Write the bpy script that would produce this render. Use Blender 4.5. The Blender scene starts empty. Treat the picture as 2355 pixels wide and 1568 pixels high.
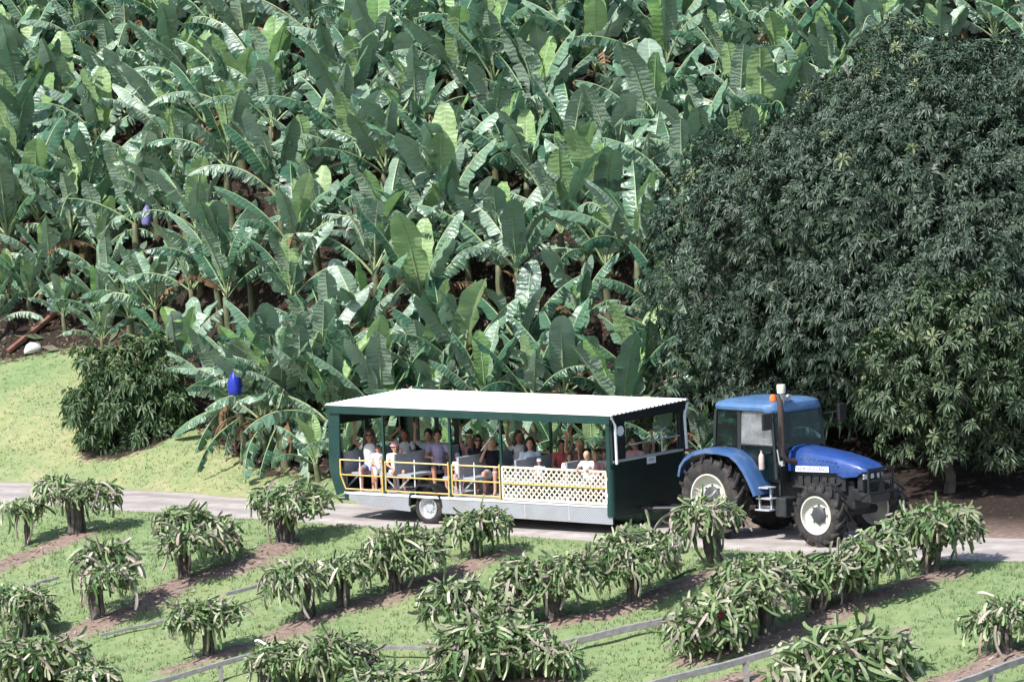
import bpy, math, random
import numpy as np
from mathutils import Vector, Matrix, Euler

random.seed(7)
RNG = np.random.default_rng(7)
SC = bpy.context.scene
COL = SC.collection
R = math.radians

# ------------------------------------------------------------------ camera
CAM_PITCH, CAM_ROLL, CAM_F, CAM_H, CAM_D = R(4.444), R(2.151), 10438.0, 11.611, 100.0
CAM_P = np.array([0.0, -CAM_D, CAM_H])
_f = np.array([0, math.cos(CAM_PITCH), -math.sin(CAM_PITCH)])
_u0 = np.array([0, math.sin(CAM_PITCH), math.cos(CAM_PITCH)])
_r0 = np.array([1.0, 0, 0])
CAM_R = _r0 * math.cos(CAM_ROLL) - _u0 * math.sin(CAM_ROLL)
CAM_U = _r0 * math.sin(CAM_ROLL) + _u0 * math.cos(CAM_ROLL)
CAM_FW = _f
cd = bpy.data.cameras.new('camera')
cam = bpy.data.objects.new('camera', cd)
COL.objects.link(cam)
cd.sensor_fit = 'HORIZONTAL'
cd.sensor_width = 36.0
cd.lens = CAM_F / 2354.0 * 36.0
cd.clip_start, cd.clip_end = 1.0, 1000.0
m = Matrix.Identity(4)
for i in range(3):
    m[i][0], m[i][1], m[i][2], m[i][3] = CAM_R[i], CAM_U[i], -CAM_FW[i], CAM_P[i]
cam.matrix_world = m
SC.camera = cam

# ------------------------------------------------------------------ sky, sun, exposure
SUN_TO = Vector((-0.74, -0.67, 0.0)).normalized()
SUN_EL = R(50)
sun_vec = Vector((SUN_TO.x * math.cos(SUN_EL), SUN_TO.y * math.cos(SUN_EL), math.sin(SUN_EL)))
world = bpy.data.worlds.new('World')
SC.world = world
world.use_nodes = True
wn = world.node_tree
for n in list(wn.nodes):
    wn.nodes.remove(n)
wo = wn.nodes.new('ShaderNodeOutputWorld')
wb = wn.nodes.new('ShaderNodeBackground')
ws = wn.nodes.new('ShaderNodeTexSky')
ws.sky_type = 'NISHITA'
ws.sun_disc = False
ws.sun_elevation = SUN_EL
ws.sun_rotation = math.atan2(SUN_TO.x, SUN_TO.y)
ws.air_density = 1.0
ws.dust_density = 1.2
wb.inputs['Strength'].default_value = 0.12
wn.links.new(ws.outputs[0], wb.inputs[0])
wn.links.new(wb.outputs[0], wo.inputs[0])
sl = bpy.data.lights.new('sun', 'SUN')
sl.energy = 3.7
sl.angle = R(1.4)
sl.color = (1.0, 0.975, 0.94)
sun = bpy.data.objects.new('sun', sl)
COL.objects.link(sun)
sun.rotation_euler = (-sun_vec).to_track_quat('-Z', 'Y').to_euler()
sun.location = sun_vec * 60
vs = SC.view_settings
vs.view_transform = 'Standard'
vs.look = 'None'
vs.exposure = 0.88
vs.gamma = 1.0
SC.cycles.use_denoising = True
SC.cycles.max_bounces = 5
SC.cycles.diffuse_bounces = 2
SC.cycles.glossy_bounces = 2
SC.cycles.adaptive_threshold = .03
SC.cycles.transparent_max_bounces = 8

# ------------------------------------------------------------------ photo measurements -> places
def ray(px, py):
    return CAM_FW + CAM_R * (px - 1177.0) / CAM_F + CAM_U * (784.0 - py) / CAM_F

def pix(p):
    d = np.asarray(p, float) - CAM_P
    w = d @ CAM_FW
    return 1177 + CAM_F * (d @ CAM_R) / w, 784 - CAM_F * (d @ CAM_U) / w

XN = [-60, -14, -9.28, -4.09, -.15, 3.19, 5.41, 8.53, 9.88, 14, 60]
YN = [45, 7.8, 3.7, -.75, -4.13, -7.03, -8.72, -10.84, -11.52, -13.2, -26]
XF = [-60, -12.7, -9.88, -6.37, -4.2, 0, 3.2, 6.5, 9.54, 10.3, 14, 60]
YF = [52, 10.98, 8.65, 5.2, 3.4, .1, -2.6, -5.2, -7.4, -7.9, -9.4, -22]
XB = [-60, -13.5, -11.5, -10, -8.1, -7.2, -6.4, -5.5, -4, 0, 5, 10, 60]
YB = [62, 19.5, 19.2, 18.2, 11.6, 9.5, 7.6, 6.2, 5.3, 3.5, 1.5, 0, -14]
XS = [-60, -9, -5, 5, 60]
YS = [.28, .28, .2, .1, .1]
_sm = np.linspace(-60, 60, 2401)
def _smooth(x, y, w):
    a = np.interp(_sm, x, y)
    k = int(w / .05) | 1
    ap = np.pad(a, k // 2, mode='edge')
    return np.convolve(ap, np.ones(k) / k, 'valid')
NE, FE, BE = _smooth(XN, YN, 2.0), _smooth(XF, YF, 2.0), _smooth(XB, YB, 1.2)

def road_near(x): return np.interp(x, _sm, NE)
def road_far(x): return np.interp(x, _sm, FE)
def hill_base(x): return np.interp(x, _sm, BE)

def wav(x, y):
    return (np.sin(x * 1.3 + .7 * np.sin(y * .9)) * np.sin(y * 1.1 + 1.3) * .5
            + np.sin(x * 2.9 + 1.1 + np.sin(y * 2.1)) * np.sin(y * 2.3 + .4 * x) * .3
            + np.sin(x * 6.1 + y * 1.7) * np.sin(y * 5.3 - x * 1.3) * .2)

# soil beds of the dragon fruit rows (world polylines, filled below)
BEDS = []

def base_height(x, y):
    x = np.asarray(x, float); y = np.asarray(y, float)
    n, f, b = road_near(x), road_far(x), hill_base(x)
    s1 = np.interp(x, XS, YS)
    t = np.maximum(0, n - y)
    z = -.16 * (np.sqrt(t * t + .25) - .5)
    q = np.clip(y - f, 0, None)
    ql = np.minimum(q, b - f)
    z = z + s1 * ql
    e = np.maximum(0, y - b)
    z = z + .62 * (np.sqrt(e * e + .6) - math.sqrt(.6))
    z = np.where(z > 40, 40, z)
    off = np.clip(np.minimum(np.abs(y - n), np.abs(y - f)) / 1.2, 0, 1)
    inside = (y > n) & (y < f)
    off = np.where(inside, 0, off)
    return z + .06 * wav(x, y) * off

def bed_dist(x, y):
    x = np.asarray(x, float); y = np.asarray(y, float)
    d = np.full(np.broadcast(x, y).shape, 9.0)
    for (ax, ay), (bx, by), w in BEDS:
        vx, vy = bx - ax, by - ay
        l2 = vx * vx + vy * vy
        t = np.clip(((x - ax) * vx + (y - ay) * vy) / l2, 0, 1)
        d = np.minimum(d, np.hypot(x - ax - t * vx, y - ay - t * vy) / w)
    return d

def height(x, y):
    d = bed_dist(x, y)
    return base_height(x, y) + .09 * np.exp(-(d * 1.1) ** 2)

def ground_hit(px, py, fn=base_height, t0=80.0, t1=150.0):
    d = ray(px, py)
    t = np.arange(t0, t1, .02)
    P = CAM_P[None, :] + t[:, None] * d[None, :]
    below = P[:, 2] < fn(P[:, 0], P[:, 1])
    i = int(np.argmax(below))
    return P[i] if below[i] else None

def ground_under(px, py, hgt):
    """ground point whose spot hgt above it is seen at this place of the photo"""
    return ground_hit(px, py, lambda x, y: base_height(x, y) + hgt)

# ------------------------------------------------------------------ mesh helpers
def V(*a): return Vector(a)

class MB:
    def __init__(s):
        s.v, s.f, s.m = [], [], []
    def add(s, v, f, mi=0):
        n = len(s.v)
        s.v += [tuple(p) for p in v]
        s.f += [tuple(i + n for i in q) for q in f]
        s.m += [mi] * len(f)
        return s
    def box(s, c, d, rot=None, mi=0):
        x, y, z = d[0] / 2, d[1] / 2, d[2] / 2
        P = [Vector(q) for q in ((-x, -y, -z), (x, -y, -z), (x, y, -z), (-x, y, -z), (-x, -y, z), (x, -y, z), (x, y, z), (-x, y, z))]
        if rot is not None:
            e = Euler(rot).to_matrix()
            P = [e @ q for q in P]
        P = [q + Vector(c) for q in P]
        return s.add(P, [(0, 3, 2, 1), (4, 5, 6, 7), (0, 1, 5, 4), (1, 2, 6, 5), (2, 3, 7, 6), (3, 0, 4, 7)], mi)
    def bar(s, a, b, w, h=None, up=(0, 0, 1), mi=0):
        a, b = Vector(a), Vector(b)
        h = w if h is None else h
        d = (b - a).normalized()
        up = Vector(up)
        if abs(d.dot(up)) > .98: up = Vector((1, 0, 0))
        r = d.cross(up).normalized()
        q = r.cross(d).normalized()
        P = []
        for e in (a, b):
            for sx, sy in ((-1, -1), (1, -1), (1, 1), (-1, 1)):
                P.append(e + r * (sx * w / 2) + q * (sy * h / 2))
        return s.add(P, [(3, 2, 1, 0), (4, 5, 6, 7), (0, 1, 5, 4), (1, 2, 6, 5), (2, 3, 7, 6), (3, 0, 4, 7)], mi)
    def tube(s, pts, r, n=8, caps=True, mi=0):
        pts = [Vector(p) for p in pts]
        rs = [r] * len(pts) if isinstance(r, (int, float)) else list(r)
        P, F = [], []
        ref = None
        for i, p in enumerate(pts):
            d = (pts[min(i + 1, len(pts) - 1)] - pts[max(i - 1, 0)]).normalized()
            if ref is None:
                ref = Vector((0, 0, 1)) if abs(d.z) < .9 else Vector((1, 0, 0))
            a = d.cross(ref).normalized()
            b = a.cross(d).normalized()
            ref = b
            for k in range(n):
                t = 2 * math.pi * k / n
                P.append(p + (a * math.cos(t) + b * math.sin(t)) * rs[i])
        for i in range(len(pts) - 1):
            for k in range(n):
                k2 = (k + 1) % n
                F.append((i * n + k, (i + 1) * n + k, (i + 1) * n + k2, i * n + k2))
        if caps:
            F.append(tuple(range(n)))
            F.append(tuple(reversed(range((len(pts) - 1) * n, len(pts) * n))))
        return s.add(P, F, mi)
    def lathe(s, prof, c=(0, 0, 0), axis='y', n=32, mi=0, closed=False):
        P, F = [], []
        c = Vector(c)
        for r, t in prof:
            for k in range(n):
                a = 2 * math.pi * k / n
                if axis == 'y': q = Vector((r * math.cos(a), t, r * math.sin(a)))
                elif axis == 'z': q = Vector((r * math.cos(a), r * math.sin(a), t))
                else: q = Vector((t, r * math.cos(a), r * math.sin(a)))
                P.append(c + q)
        L = len(prof)
        for i in range(L if closed else L - 1):
            j = (i + 1) % L
            for k in range(n):
                k2 = (k + 1) % n
                F.append((i * n + k, i * n + k2, j * n + k2, j * n + k))
        return s.add(P, F, mi)
    def prism(s, poly, y0, y1, plane='xz', mi=0):
        P = []
        for t in (y0, y1):
            for a, b in poly:
                P.append((a, t, b) if plane == 'xz' else ((t, a, b) if plane == 'yz' else (a, b, t)))
        n = len(poly)
        F = [tuple(range(n)), tuple(reversed(range(n, 2 * n)))]
        for i in range(n):
            j = (i + 1) % n
            F.append((i, n + i, n + j, j))
        return s.add(P, F, mi)
    def ball(s, c, r, seg=10, rings=7, mi=0):
        rx, ry, rz = (r, r, r) if isinstance(r, (int, float)) else r
        P, F = [], []
        for i in range(1, rings):
            p = math.pi * i / rings
            for k in range(seg):
                a = 2 * math.pi * k / seg
                P.append((c[0] + rx * math.sin(p) * math.cos(a), c[1] + ry * math.sin(p) * math.sin(a), c[2] + rz * math.cos(p)))
        t, b = len(P), len(P) + 1
        P += [(c[0], c[1], c[2] + rz), (c[0], c[1], c[2] - rz)]
        for i in range(rings - 2):
            for k in range(seg):
                k2 = (k + 1) % seg
                F.append((i * seg + k, (i + 1) * seg + k, (i + 1) * seg + k2, i * seg + k2))
        for k in range(seg):
            k2 = (k + 1) % seg
            F.append((t, k, k2))
            F.append((b, (rings - 2) * seg + k2, (rings - 2) * seg + k))
        return s.add(P, F, mi)
    def loft(s, rings, closed=True, caps=True, mi=0):
        P, F = [], []
        n = len(rings[0])
        for rg in rings: P += [tuple(q) for q in rg]
        for i in range(len(rings) - 1):
            for k in range(n if closed else n - 1):
                k2 = (k + 1) % n
                F.append((i * n + k, (i + 1) * n + k, (i + 1) * n + k2, i * n + k2))
        if caps and closed:
            F.append(tuple(range(n)))
            F.append(tuple(reversed(range((len(rings) - 1) * n, len(rings) * n))))
        return s.add(P, F, mi)
    def capsule(s, a, b, ra, rb, n=8):
        a, b = Vector(a), Vector(b)
        d = (b - a)
        L = d.length
        d = d / L if L > 1e-6 else Vector((0, 0, 1))
        pts, rs = [], []
        for t in (-1, -.8, -.4): pts.append(a + d * (ra * t)); rs.append(max(.002, ra * math.sqrt(max(0, 1 - t * t))))
        pts.append(a); rs.append(ra)
        pts.append(b); rs.append(rb)
        for t in (.4, .8, 1): pts.append(b + d * (rb * t)); rs.append(max(.002, rb * math.sqrt(max(0, 1 - t * t))))
        return s.tube(pts, rs, n)
    def mesh(s, name, mats, smooth=False):
        me = bpy.data.meshes.new(name)
        me.from_pydata(s.v, [], s.f)
        for q in (mats if isinstance(mats, (list, tuple)) else [mats]):
            me.materials.append(q)
        if any(s.m): me.polygons.foreach_set('material_index', s.m)
        if smooth: me.polygons.foreach_set('use_smooth', [True] * len(me.polygons))
        return me
    def obj(s, name, mats, parent=None, smooth=False, bevel=0.0, auto=False):
        me = s.mesh(name, mats, smooth)
        if not smooth and auto:
            me.polygons.foreach_set('use_smooth', [True] * len(me.polygons))
            me.set_sharp_from_angle(angle=R(35))
        o = bpy.data.objects.new(name, me)
        COL.objects.link(o)
        o.parent = parent
        if bevel:
            b = o.modifiers.new('bevel', 'BEVEL')
            b.width = bevel; b.segments = 2; b.limit_method = 'ANGLE'; b.angle_limit = R(40)
        return o

def tag(o, label=None, cat=None, group=None, kind=None):
    if label: o['label'] = label
    if cat: o['category'] = cat
    if group: o['group'] = group
    if kind: o['kind'] = kind
    return o

def empty(name, loc, rz=0.0, label=None, cat=None, group=None):
    o = bpy.data.objects.new(name, None)
    o.empty_display_size = .2
    COL.objects.link(o)
    o.location = loc
    o.rotation_euler = (0, 0, rz)
    return tag(o, label, cat, group)

def link(name, mesh, parent, loc=(0, 0, 0), rot=(0, 0, 0), scale=1.0):
    o = bpy.data.objects.new(name, mesh)
    o.parent = parent
    o.location = loc
    o.rotation_euler = rot
    o.scale = (scale,) * 3 if isinstance(scale, (int, float)) else scale
    COL.objects.link(o)
    return o

def np_mesh(name, verts, faces, mats, smooth=False, mat_idx=None):
    """verts (n,3), faces (m,k) all of one size"""
    me = bpy.data.meshes.new(name)
    verts = np.asarray(verts, np.float32); faces = np.asarray(faces, np.int32)
    me.vertices.add(len(verts)); me.vertices.foreach_set('co', verts.ravel())
    k = faces.shape[1]
    me.loops.add(faces.size); me.loops.foreach_set('vertex_index', faces.ravel())
    me.polygons.add(len(faces))
    me.polygons.foreach_set('loop_start', np.arange(0, faces.size, k, dtype=np.int32))
    me.polygons.foreach_set('loop_total', np.full(len(faces), k, np.int32))
    for q in (mats if isinstance(mats, (list, tuple)) else [mats]): me.materials.append(q)
    if mat_idx is not None: me.polygons.foreach_set('material_index', np.asarray(mat_idx, np.int32))
    if smooth: me.polygons.foreach_set('use_smooth', np.ones(len(faces), bool))
    me.update(calc_edges=True)
    return me

# ------------------------------------------------------------------ materials
def nodes(name):
    mt = bpy.data.materials.new(name)
    mt.use_nodes = True
    nt = mt.node_tree
    for n in list(nt.nodes): nt.nodes.remove(n)
    return mt, nt, nt.nodes.new, nt.links.new

def mat(name, col, rough=.6, metal=0.0, spec=.5, var=.12, scale=6.0, bump=0.0, bscale=60.0, coat=0.0, dirt=None, dirt_amt=.35, alpha=1.0):
    mt, nt, N, L = nodes(name)
    out, p = N('ShaderNodeOutputMaterial'), N('ShaderNodeBsdfPrincipled')
    L(p.outputs[0], out.inputs[0])
    tc = N('ShaderNodeTexCoord')
    no = N('ShaderNodeTexNoise'); no.inputs['Scale'].default_value = scale; no.inputs['Detail'].default_value = 6
    L(tc.outputs['Object'], no.inputs['Vector'])
    cr = N('ShaderNodeValToRGB')
    cr.color_ramp.elements[0].position = .3; cr.color_ramp.elements[1].position = .7
    cr.color_ramp.elements[0].color = (*[c * (1 - var) for c in col], 1)
    cr.color_ramp.elements[1].color = (*[min(1, c * (1 + var)) for c in col], 1)
    L(no.outputs['Fac'], cr.inputs[0])
    src = cr.outputs[0]
    if dirt:
        n2 = N('ShaderNodeTexNoise'); n2.inputs['Scale'].default_value = scale * .45; n2.inputs['Detail'].default_value = 9; n2.inputs['Roughness'].default_value = .7
        L(tc.outputs['Object'], n2.inputs['Vector'])
        r2 = N('ShaderNodeValToRGB'); r2.color_ramp.elements[0].position = .48; r2.color_ramp.elements[1].position = .72
        L(n2.outputs['Fac'], r2.inputs[0])
        ma = N('ShaderNodeMath'); ma.operation = 'MULTIPLY'; ma.inputs[1].default_value = dirt_amt
        L(r2.outputs[0], ma.inputs[0])
        mx = N('ShaderNodeMixRGB'); L(ma.outputs[0], mx.inputs[0]); L(src, mx.inputs[1]); mx.inputs[2].default_value = (*dirt, 1)
        src = mx.outputs[0]
    L(src, p.inputs['Base Color'])
    p.inputs['Roughness'].default_value = rough
    p.inputs['Metallic'].default_value = metal
    p.inputs['Specular IOR Level'].default_value = spec
    p.inputs['Coat Weight'].default_value = coat
    p.inputs['Coat Roughness'].default_value = .15
    if bump:
        nb = N('ShaderNodeTexNoise'); nb.inputs['Scale'].default_value = bscale; nb.inputs['Detail'].default_value = 5
        L(tc.outputs['Object'], nb.inputs['Vector'])
        bp = N('ShaderNodeBump'); bp.inputs['Strength'].default_value = bump; bp.inputs['Distance'].default_value = .02
        L(nb.outputs['Fac'], bp.inputs['Height']); L(bp.outputs[0], p.inputs['Normal'])
    return mt

def leaf_mat(name, cols, under, rough=.42, trans=.28, tcol=None, spec=.5, rand='object', streak=0.0, sheen=0.0):
    """leaf: colour varies leaf by leaf; pale underside; light passes through"""
    mt, nt, N, L = nodes(name)
    out, p = N('ShaderNodeOutputMaterial'), N('ShaderNodeBsdfPrincipled')
    cr = N('ShaderNodeValToRGB')
    els = cr.color_ramp.elements
    while len(els) < len(cols): els.new(.5)
    for i, c in enumerate(cols):
        els[i].position = i / max(1, len(cols) - 1); els[i].color = (*c, 1)
    if rand == 'object':
        oi = N('ShaderNodeObjectInfo'); L(oi.outputs['Random'], cr.inputs[0])
    else:
        ge = N('ShaderNodeNewGeometry'); L(ge.outputs['Random Per Island'], cr.inputs[0])
    tc = N('ShaderNodeTexCoord')
    no = N('ShaderNodeTexNoise'); no.inputs['Scale'].default_value = 5; no.inputs['Detail'].default_value = 5
    L(tc.outputs['Object'], no.inputs['Vector'])
    hv = N('ShaderNodeHueSaturation')
    mr = N('ShaderNodeMapRange'); mr.inputs[1].default_value = .3; mr.inputs[2].default_value = .7; mr.inputs[3].default_value = .78; mr.inputs[4].default_value = 1.22
    L(no.outputs['Fac'], mr.inputs[0]); L(mr.outputs[0], hv.inputs['Value']); L(cr.outputs[0], hv.inputs['Color'])
    ge2 = N('ShaderNodeNewGeometry')
    mx = N('ShaderNodeMixRGB'); L(ge2.outputs['Backfacing'], mx.inputs[0]); L(hv.outputs[0], mx.inputs[1]); mx.inputs[2].default_value = (*under, 1)
    L(mx.outputs[0], p.inputs['Base Color'])
    p.inputs['Roughness'].default_value = rough
    p.inputs['Specular IOR Level'].default_value = spec
    if streak:
        wv = N('ShaderNodeTexWave'); wv.wave_type = 'BANDS'; wv.bands_direction = 'X'; wv.inputs['Scale'].default_value = 3.1; wv.inputs['Distortion'].default_value = 7.0; wv.inputs['Detail'].default_value = 3; wv.inputs['Detail Scale'].default_value = 1.6
        L(tc.outputs['Object'], wv.inputs['Vector'])
        bp = N('ShaderNodeBump'); bp.inputs['Strength'].default_value = streak; bp.inputs['Distance'].default_value = .02
        L(wv.outputs['Fac'], bp.inputs['Height']); L(bp.outputs[0], p.inputs['Normal'])
        m4 = N('ShaderNodeMapRange'); m4.inputs[3].default_value = .87; m4.inputs[4].default_value = 1.08; L(wv.outputs['Fac'], m4.inputs[0])
        mu = N('ShaderNodeMath'); mu.operation = 'MULTIPLY'; L(mr.outputs[0], mu.inputs[0]); L(m4.outputs[0], mu.inputs[1]); L(mu.outputs[0], hv.inputs['Value'])
    if trans:
        tr = N('ShaderNodeBsdfTranslucent')
        if tcol: tr.inputs[0].default_value = (*tcol, 1)
        else: L(hv.outputs[0], tr.inputs[0])
        ms = N('ShaderNodeMixShader'); ms.inputs[0].default_value = trans
        L(p.outputs[0], ms.inputs[1]); L(tr.outputs[0], ms.inputs[2]); L(ms.outputs[0], out.inputs[0])
    else:
        L(p.outputs[0], out.inputs[0])
    return mt

def glass_mat(name, tint, alpha, rough=.03, glare=0.0, fcol=(.6, .65, .72)):
    mt, nt, N, L = nodes(name)
    out, g, t, mxs = N('ShaderNodeOutputMaterial'), N('ShaderNodeBsdfGlossy'), N('ShaderNodeBsdfTransparent'), N('ShaderNodeMixShader')
    g.inputs['Roughness'].default_value = rough
    g.inputs[0].default_value = (.9, .95, 1, 1)
    t.inputs[0].default_value = (*tint, 1)
    lw = N('ShaderNodeLayerWeight'); lw.inputs[0].default_value = .5
    fr = N('ShaderNodeMath'); fr.operation = 'POWER'; fr.inputs[1].default_value = 4.0; L(lw.outputs['Facing'], fr.inputs[0])
    ad = N('ShaderNodeMath'); ad.operation = 'ADD'; ad.inputs[1].default_value = .04 + alpha; ad.use_clamp = True
    L(fr.outputs[0], ad.inputs[0]); L(ad.outputs[0], mxs.inputs[0]); L(t.outputs[0], mxs.inputs[1]); L(g.outputs[0], mxs.inputs[2])
    if glare:          # pale diffuse layer, paints a bright reflection into the pane
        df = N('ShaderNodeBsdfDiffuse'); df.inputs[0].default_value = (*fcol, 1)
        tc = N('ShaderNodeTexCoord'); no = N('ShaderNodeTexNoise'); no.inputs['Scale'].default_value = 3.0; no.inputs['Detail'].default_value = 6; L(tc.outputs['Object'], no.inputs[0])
        mr = N('ShaderNodeMapRange'); mr.inputs[1].default_value = .35; mr.inputs[2].default_value = .65; mr.inputs[3].default_value = glare * .45; mr.inputs[4].default_value = glare * 1.4; L(no.outputs[0], mr.inputs[0])
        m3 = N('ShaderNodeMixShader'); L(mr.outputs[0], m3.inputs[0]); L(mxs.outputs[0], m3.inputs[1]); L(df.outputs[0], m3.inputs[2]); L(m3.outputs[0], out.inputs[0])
    else:
        L(mxs.outputs[0], out.inputs[0])
    return mt
# ------------------------------------------------------------------ dragon fruit plants as seen: base, crown middle, crown half width (px), look
PITAYA = [
    ((63, 1254), (60, 1160), 62, 'thin'), ((178, 1233), (172, 1118), 92, ''), ((224, 1429), (235, 1292), 108, 'pink'),
    ((427, 1335), (448, 1205), 112, ''), ((654, 1251), (655, 1143), 98, ''), ((710, 1430), (700, 1312), 80, ''),
    ((793, 1398), (807, 1288), 78, ''), ((908, 1366), (930, 1246), 92, ''), ((480, 1514), (469, 1415), 85, ''),
    ((55, 1468), (35, 1380), 80, ''), ((101, 1580), (87, 1488), 115, ''), ((616, 1590), (630, 1506), 68, ''),
    ((752, 1590), (775, 1500), 82, ''), ((230, 1640), (224, 1560), 70, ''), ((1101, 1286), (1097, 1196), 88, ''),
    ((1269, 1430), (1265, 1300), 102, ''), ((1070, 1470), (1085, 1375), 112, ''), ((1115, 1570), (1095, 1468), 112, ''),
    ((1268, 1560), (1240, 1475), 100, ''), ((1461, 1387), (1458, 1256), 90, ''), ((880, 1650), (880, 1558), 95, ''),
    ((1642, 1314), (1617, 1190), 78, 'grey'), ((1638, 1503), (1617, 1415), 98, 'fruit'), ((1764, 1464), (1747, 1330), 95, ''),
    ((1880, 1400), (1870, 1300), 92, ''), ((1962, 1387), (1975, 1275), 100, ''), ((2146, 1317), (2160, 1192), 108, ''),
    ((1932, 1580), (1929, 1470), 145, ''), ((2310, 1506), (2300, 1415), 98, 'pale'),
]
PIT_POS = [ground_hit(*q[0]) for q in PITAYA]

def gp(px, py):
    p = ground_hit(px, py)
    return (float(p[0]), float(p[1]))

for pts, w in [
    ([(-120, 1350), (40, 1290), (178, 1236)], .5),
    ([(150, 1475), (224, 1438), (330, 1395), (427, 1340), (530, 1312), (640, 1258)], .6),
    ([(640, 1470), (710, 1436), (793, 1405), (908, 1372), (1010, 1330), (1150, 1280)], .52),
    ([(1180, 1470), (1269, 1434), (1380, 1418), (1461, 1392), (1560, 1352), (1650, 1316)], .42),
    ([(1600, 1520), (1764, 1470), (1962, 1392), (2060, 1360), (2180, 1316)], .5),
    ([(1000, 1590), (1115, 1575), (1268, 1562)], .4),
    ([(1500, 1640), (1700, 1560), (1932, 1560)], .42),
    ([(2080, 1600), (2200, 1560), (2310, 1512), (2420, 1490)], .5),
    ([(380, 1545), (480, 1516), (560, 1490)], .28),
    ([(560, 1640), (760, 1585), (880, 1560)], .35),
]:
    ps = [gp(*q) for q in pts]
    for a, b in zip(ps, ps[1:]): BEDS.append((a, b, w * .85))

# ------------------------------------------------------------------ ground sheet
def axis(lo, hi, a, b, fine, coarse):
    return np.unique(np.round(np.concatenate([np.arange(lo, a, coarse), np.arange(a, b, fine), np.arange(b, hi + coarse, coarse)]), 4))
gx = axis(-70, 70, -16, 14, .17, 3.0)
gy = axis(-110, 110, -21, 26, .17, 3.0)
GX, GY = np.meshgrid(gx, gy)
GZ = height(GX, GY)
nx, ny = len(gx), len(gy)
idx = np.arange(nx * ny).reshape(ny, nx)
faces = np.stack([idx[:-1, :-1], idx[:-1, 1:], idx[1:, 1:], idx[1:, :-1]], -1).reshape(-1, 4)
BUSH = ground_hit(285, 1030)
MANGO = np.array([8.6, -.6, 0.0])
def soil_mask(x, y):
    d = bed_dist(x, y) + .40 * wav(x * 2.3, y * 2.1)
    s = np.clip(1.5 - d, 0, 1)
    hb = hill_base(x)
    s = np.maximum(s, np.clip((y - hb + .5 * wav(x, y)) / .8 + .3, 0, 1))            # mulch under the bananas
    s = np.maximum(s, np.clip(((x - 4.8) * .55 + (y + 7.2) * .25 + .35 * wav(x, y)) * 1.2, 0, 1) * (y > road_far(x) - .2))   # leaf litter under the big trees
    db = np.hypot((x - BUSH[0] - .3) / 1.5, (y - BUSH[1] - .6) / 1.3)
    s = np.maximum(s, np.clip((1.15 - db) * 3, 0, 1))
    return s
SOIL = soil_mask(GX, GY)
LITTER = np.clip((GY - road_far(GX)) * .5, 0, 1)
DRY = np.clip(.52 + .9 * wav(GX * .55 + 3, GY * .45) + .2 * wav(GX * 1.7, GY * 1.5), 0, 1) * np.where(GY > road_far(GX) - .3, 1.0, .28)

def ground_material():
    mt, nt, N, L = nodes('ground_grass_soil')
    out, p = N('ShaderNodeOutputMaterial'), N('ShaderNodeBsdfPrincipled')
    L(p.outputs[0], out.inputs[0]); p.inputs['Roughness'].default_value = .95; p.inputs['Specular IOR Level'].default_value = .1
    tc = N('ShaderNodeTexCoord')
    def noise(sc, det=8, ro=.6):
        n = N('ShaderNodeTexNoise'); n.inputs['Scale'].default_value = sc; n.inputs['Detail'].default_value = det; n.inputs['Roughness'].default_value = ro
        L(tc.outputs['Object'], n.inputs['Vector']); return n.outputs['Fac']
    def ramp(src, *st):
        r = N('ShaderNodeValToRGB'); e = r.color_ramp.elements
        while len(e) < len(st): e.new(.5)
        for i, (po, c) in enumerate(st): e[i].position = po; e[i].color = (*c, 1)
        L(src, r.inputs[0]); return r.outputs[0]
    def attr(n):
        a = N('ShaderNodeAttribute'); a.attribute_name = n; return a.outputs['Fac']
    def mix(fac, a, b):
        q = N('ShaderNodeMixRGB'); L(fac, q.inputs[0]); L(a, q.inputs[1]); L(b, q.inputs[2]); return q.outputs[0]
    g = ramp(noise(2.6, 10, .72), (.25, (.13, .195, .08)), (.5, (.19, .26, .115)), (.75, (.26, .315, .16)))
    dry = ramp(noise(3.2, 10, .7), (.3, (.215, .27, .11)), (.5, (.30, .31, .15)), (.72, (.44, .355, .25)))
    sm = N('ShaderNodeMath'); sm.operation = 'ADD'; L(attr('dry'), sm.inputs[0])
    mm = N('ShaderNodeMath'); mm.operation = 'MULTIPLY_ADD'; L(noise(1.4, 6), mm.inputs[0]); mm.inputs[1].default_value = 1.2; mm.inputs[2].default_value = -.6
    L(mm.outputs[0], sm.inputs[1]); sm.use_clamp = True
    grass = mix(sm.outputs[0], g, dry)
    so = ramp(noise(9, 12, .75), (.25, (.12, .085, .068)), (.5, (.24, .172, .14)), (.75, (.42, .325, .28)))
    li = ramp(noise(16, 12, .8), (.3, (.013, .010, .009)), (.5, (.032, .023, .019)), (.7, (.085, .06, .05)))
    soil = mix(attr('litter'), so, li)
    a2 = N('ShaderNodeMath'); a2.operation = 'MULTIPLY_ADD'; L(noise(7, 8, .7), a2.inputs[0]); a2.inputs[1].default_value = 2.6; a2.inputs[2].default_value = -1.3
    a3 = N('ShaderNodeMath'); a3.operation = 'ADD'; L(attr('soil'), a3.inputs[0]); L(a2.outputs[0], a3.inputs[1])
    r3 = ramp(a3.outputs[0], (.3, (0, 0, 0)), (.75, (1, 1, 1)))
    L(mix(r3, grass, soil), p.inputs['Base Color'])
    bp = N('ShaderNodeBump'); bp.inputs['Strength'].default_value = .6; bp.inputs['Distance'].default_value = .04
    L(noise(22, 10, .75), bp.inputs['Height']); L(bp.outputs[0], p.inputs['Normal'])
    return mt
GROUND_MAT = ground_material()
gm = np_mesh('ground', np.stack([GX, GY, GZ], -1).reshape(-1, 3), faces, GROUND_MAT, smooth=True)
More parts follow.
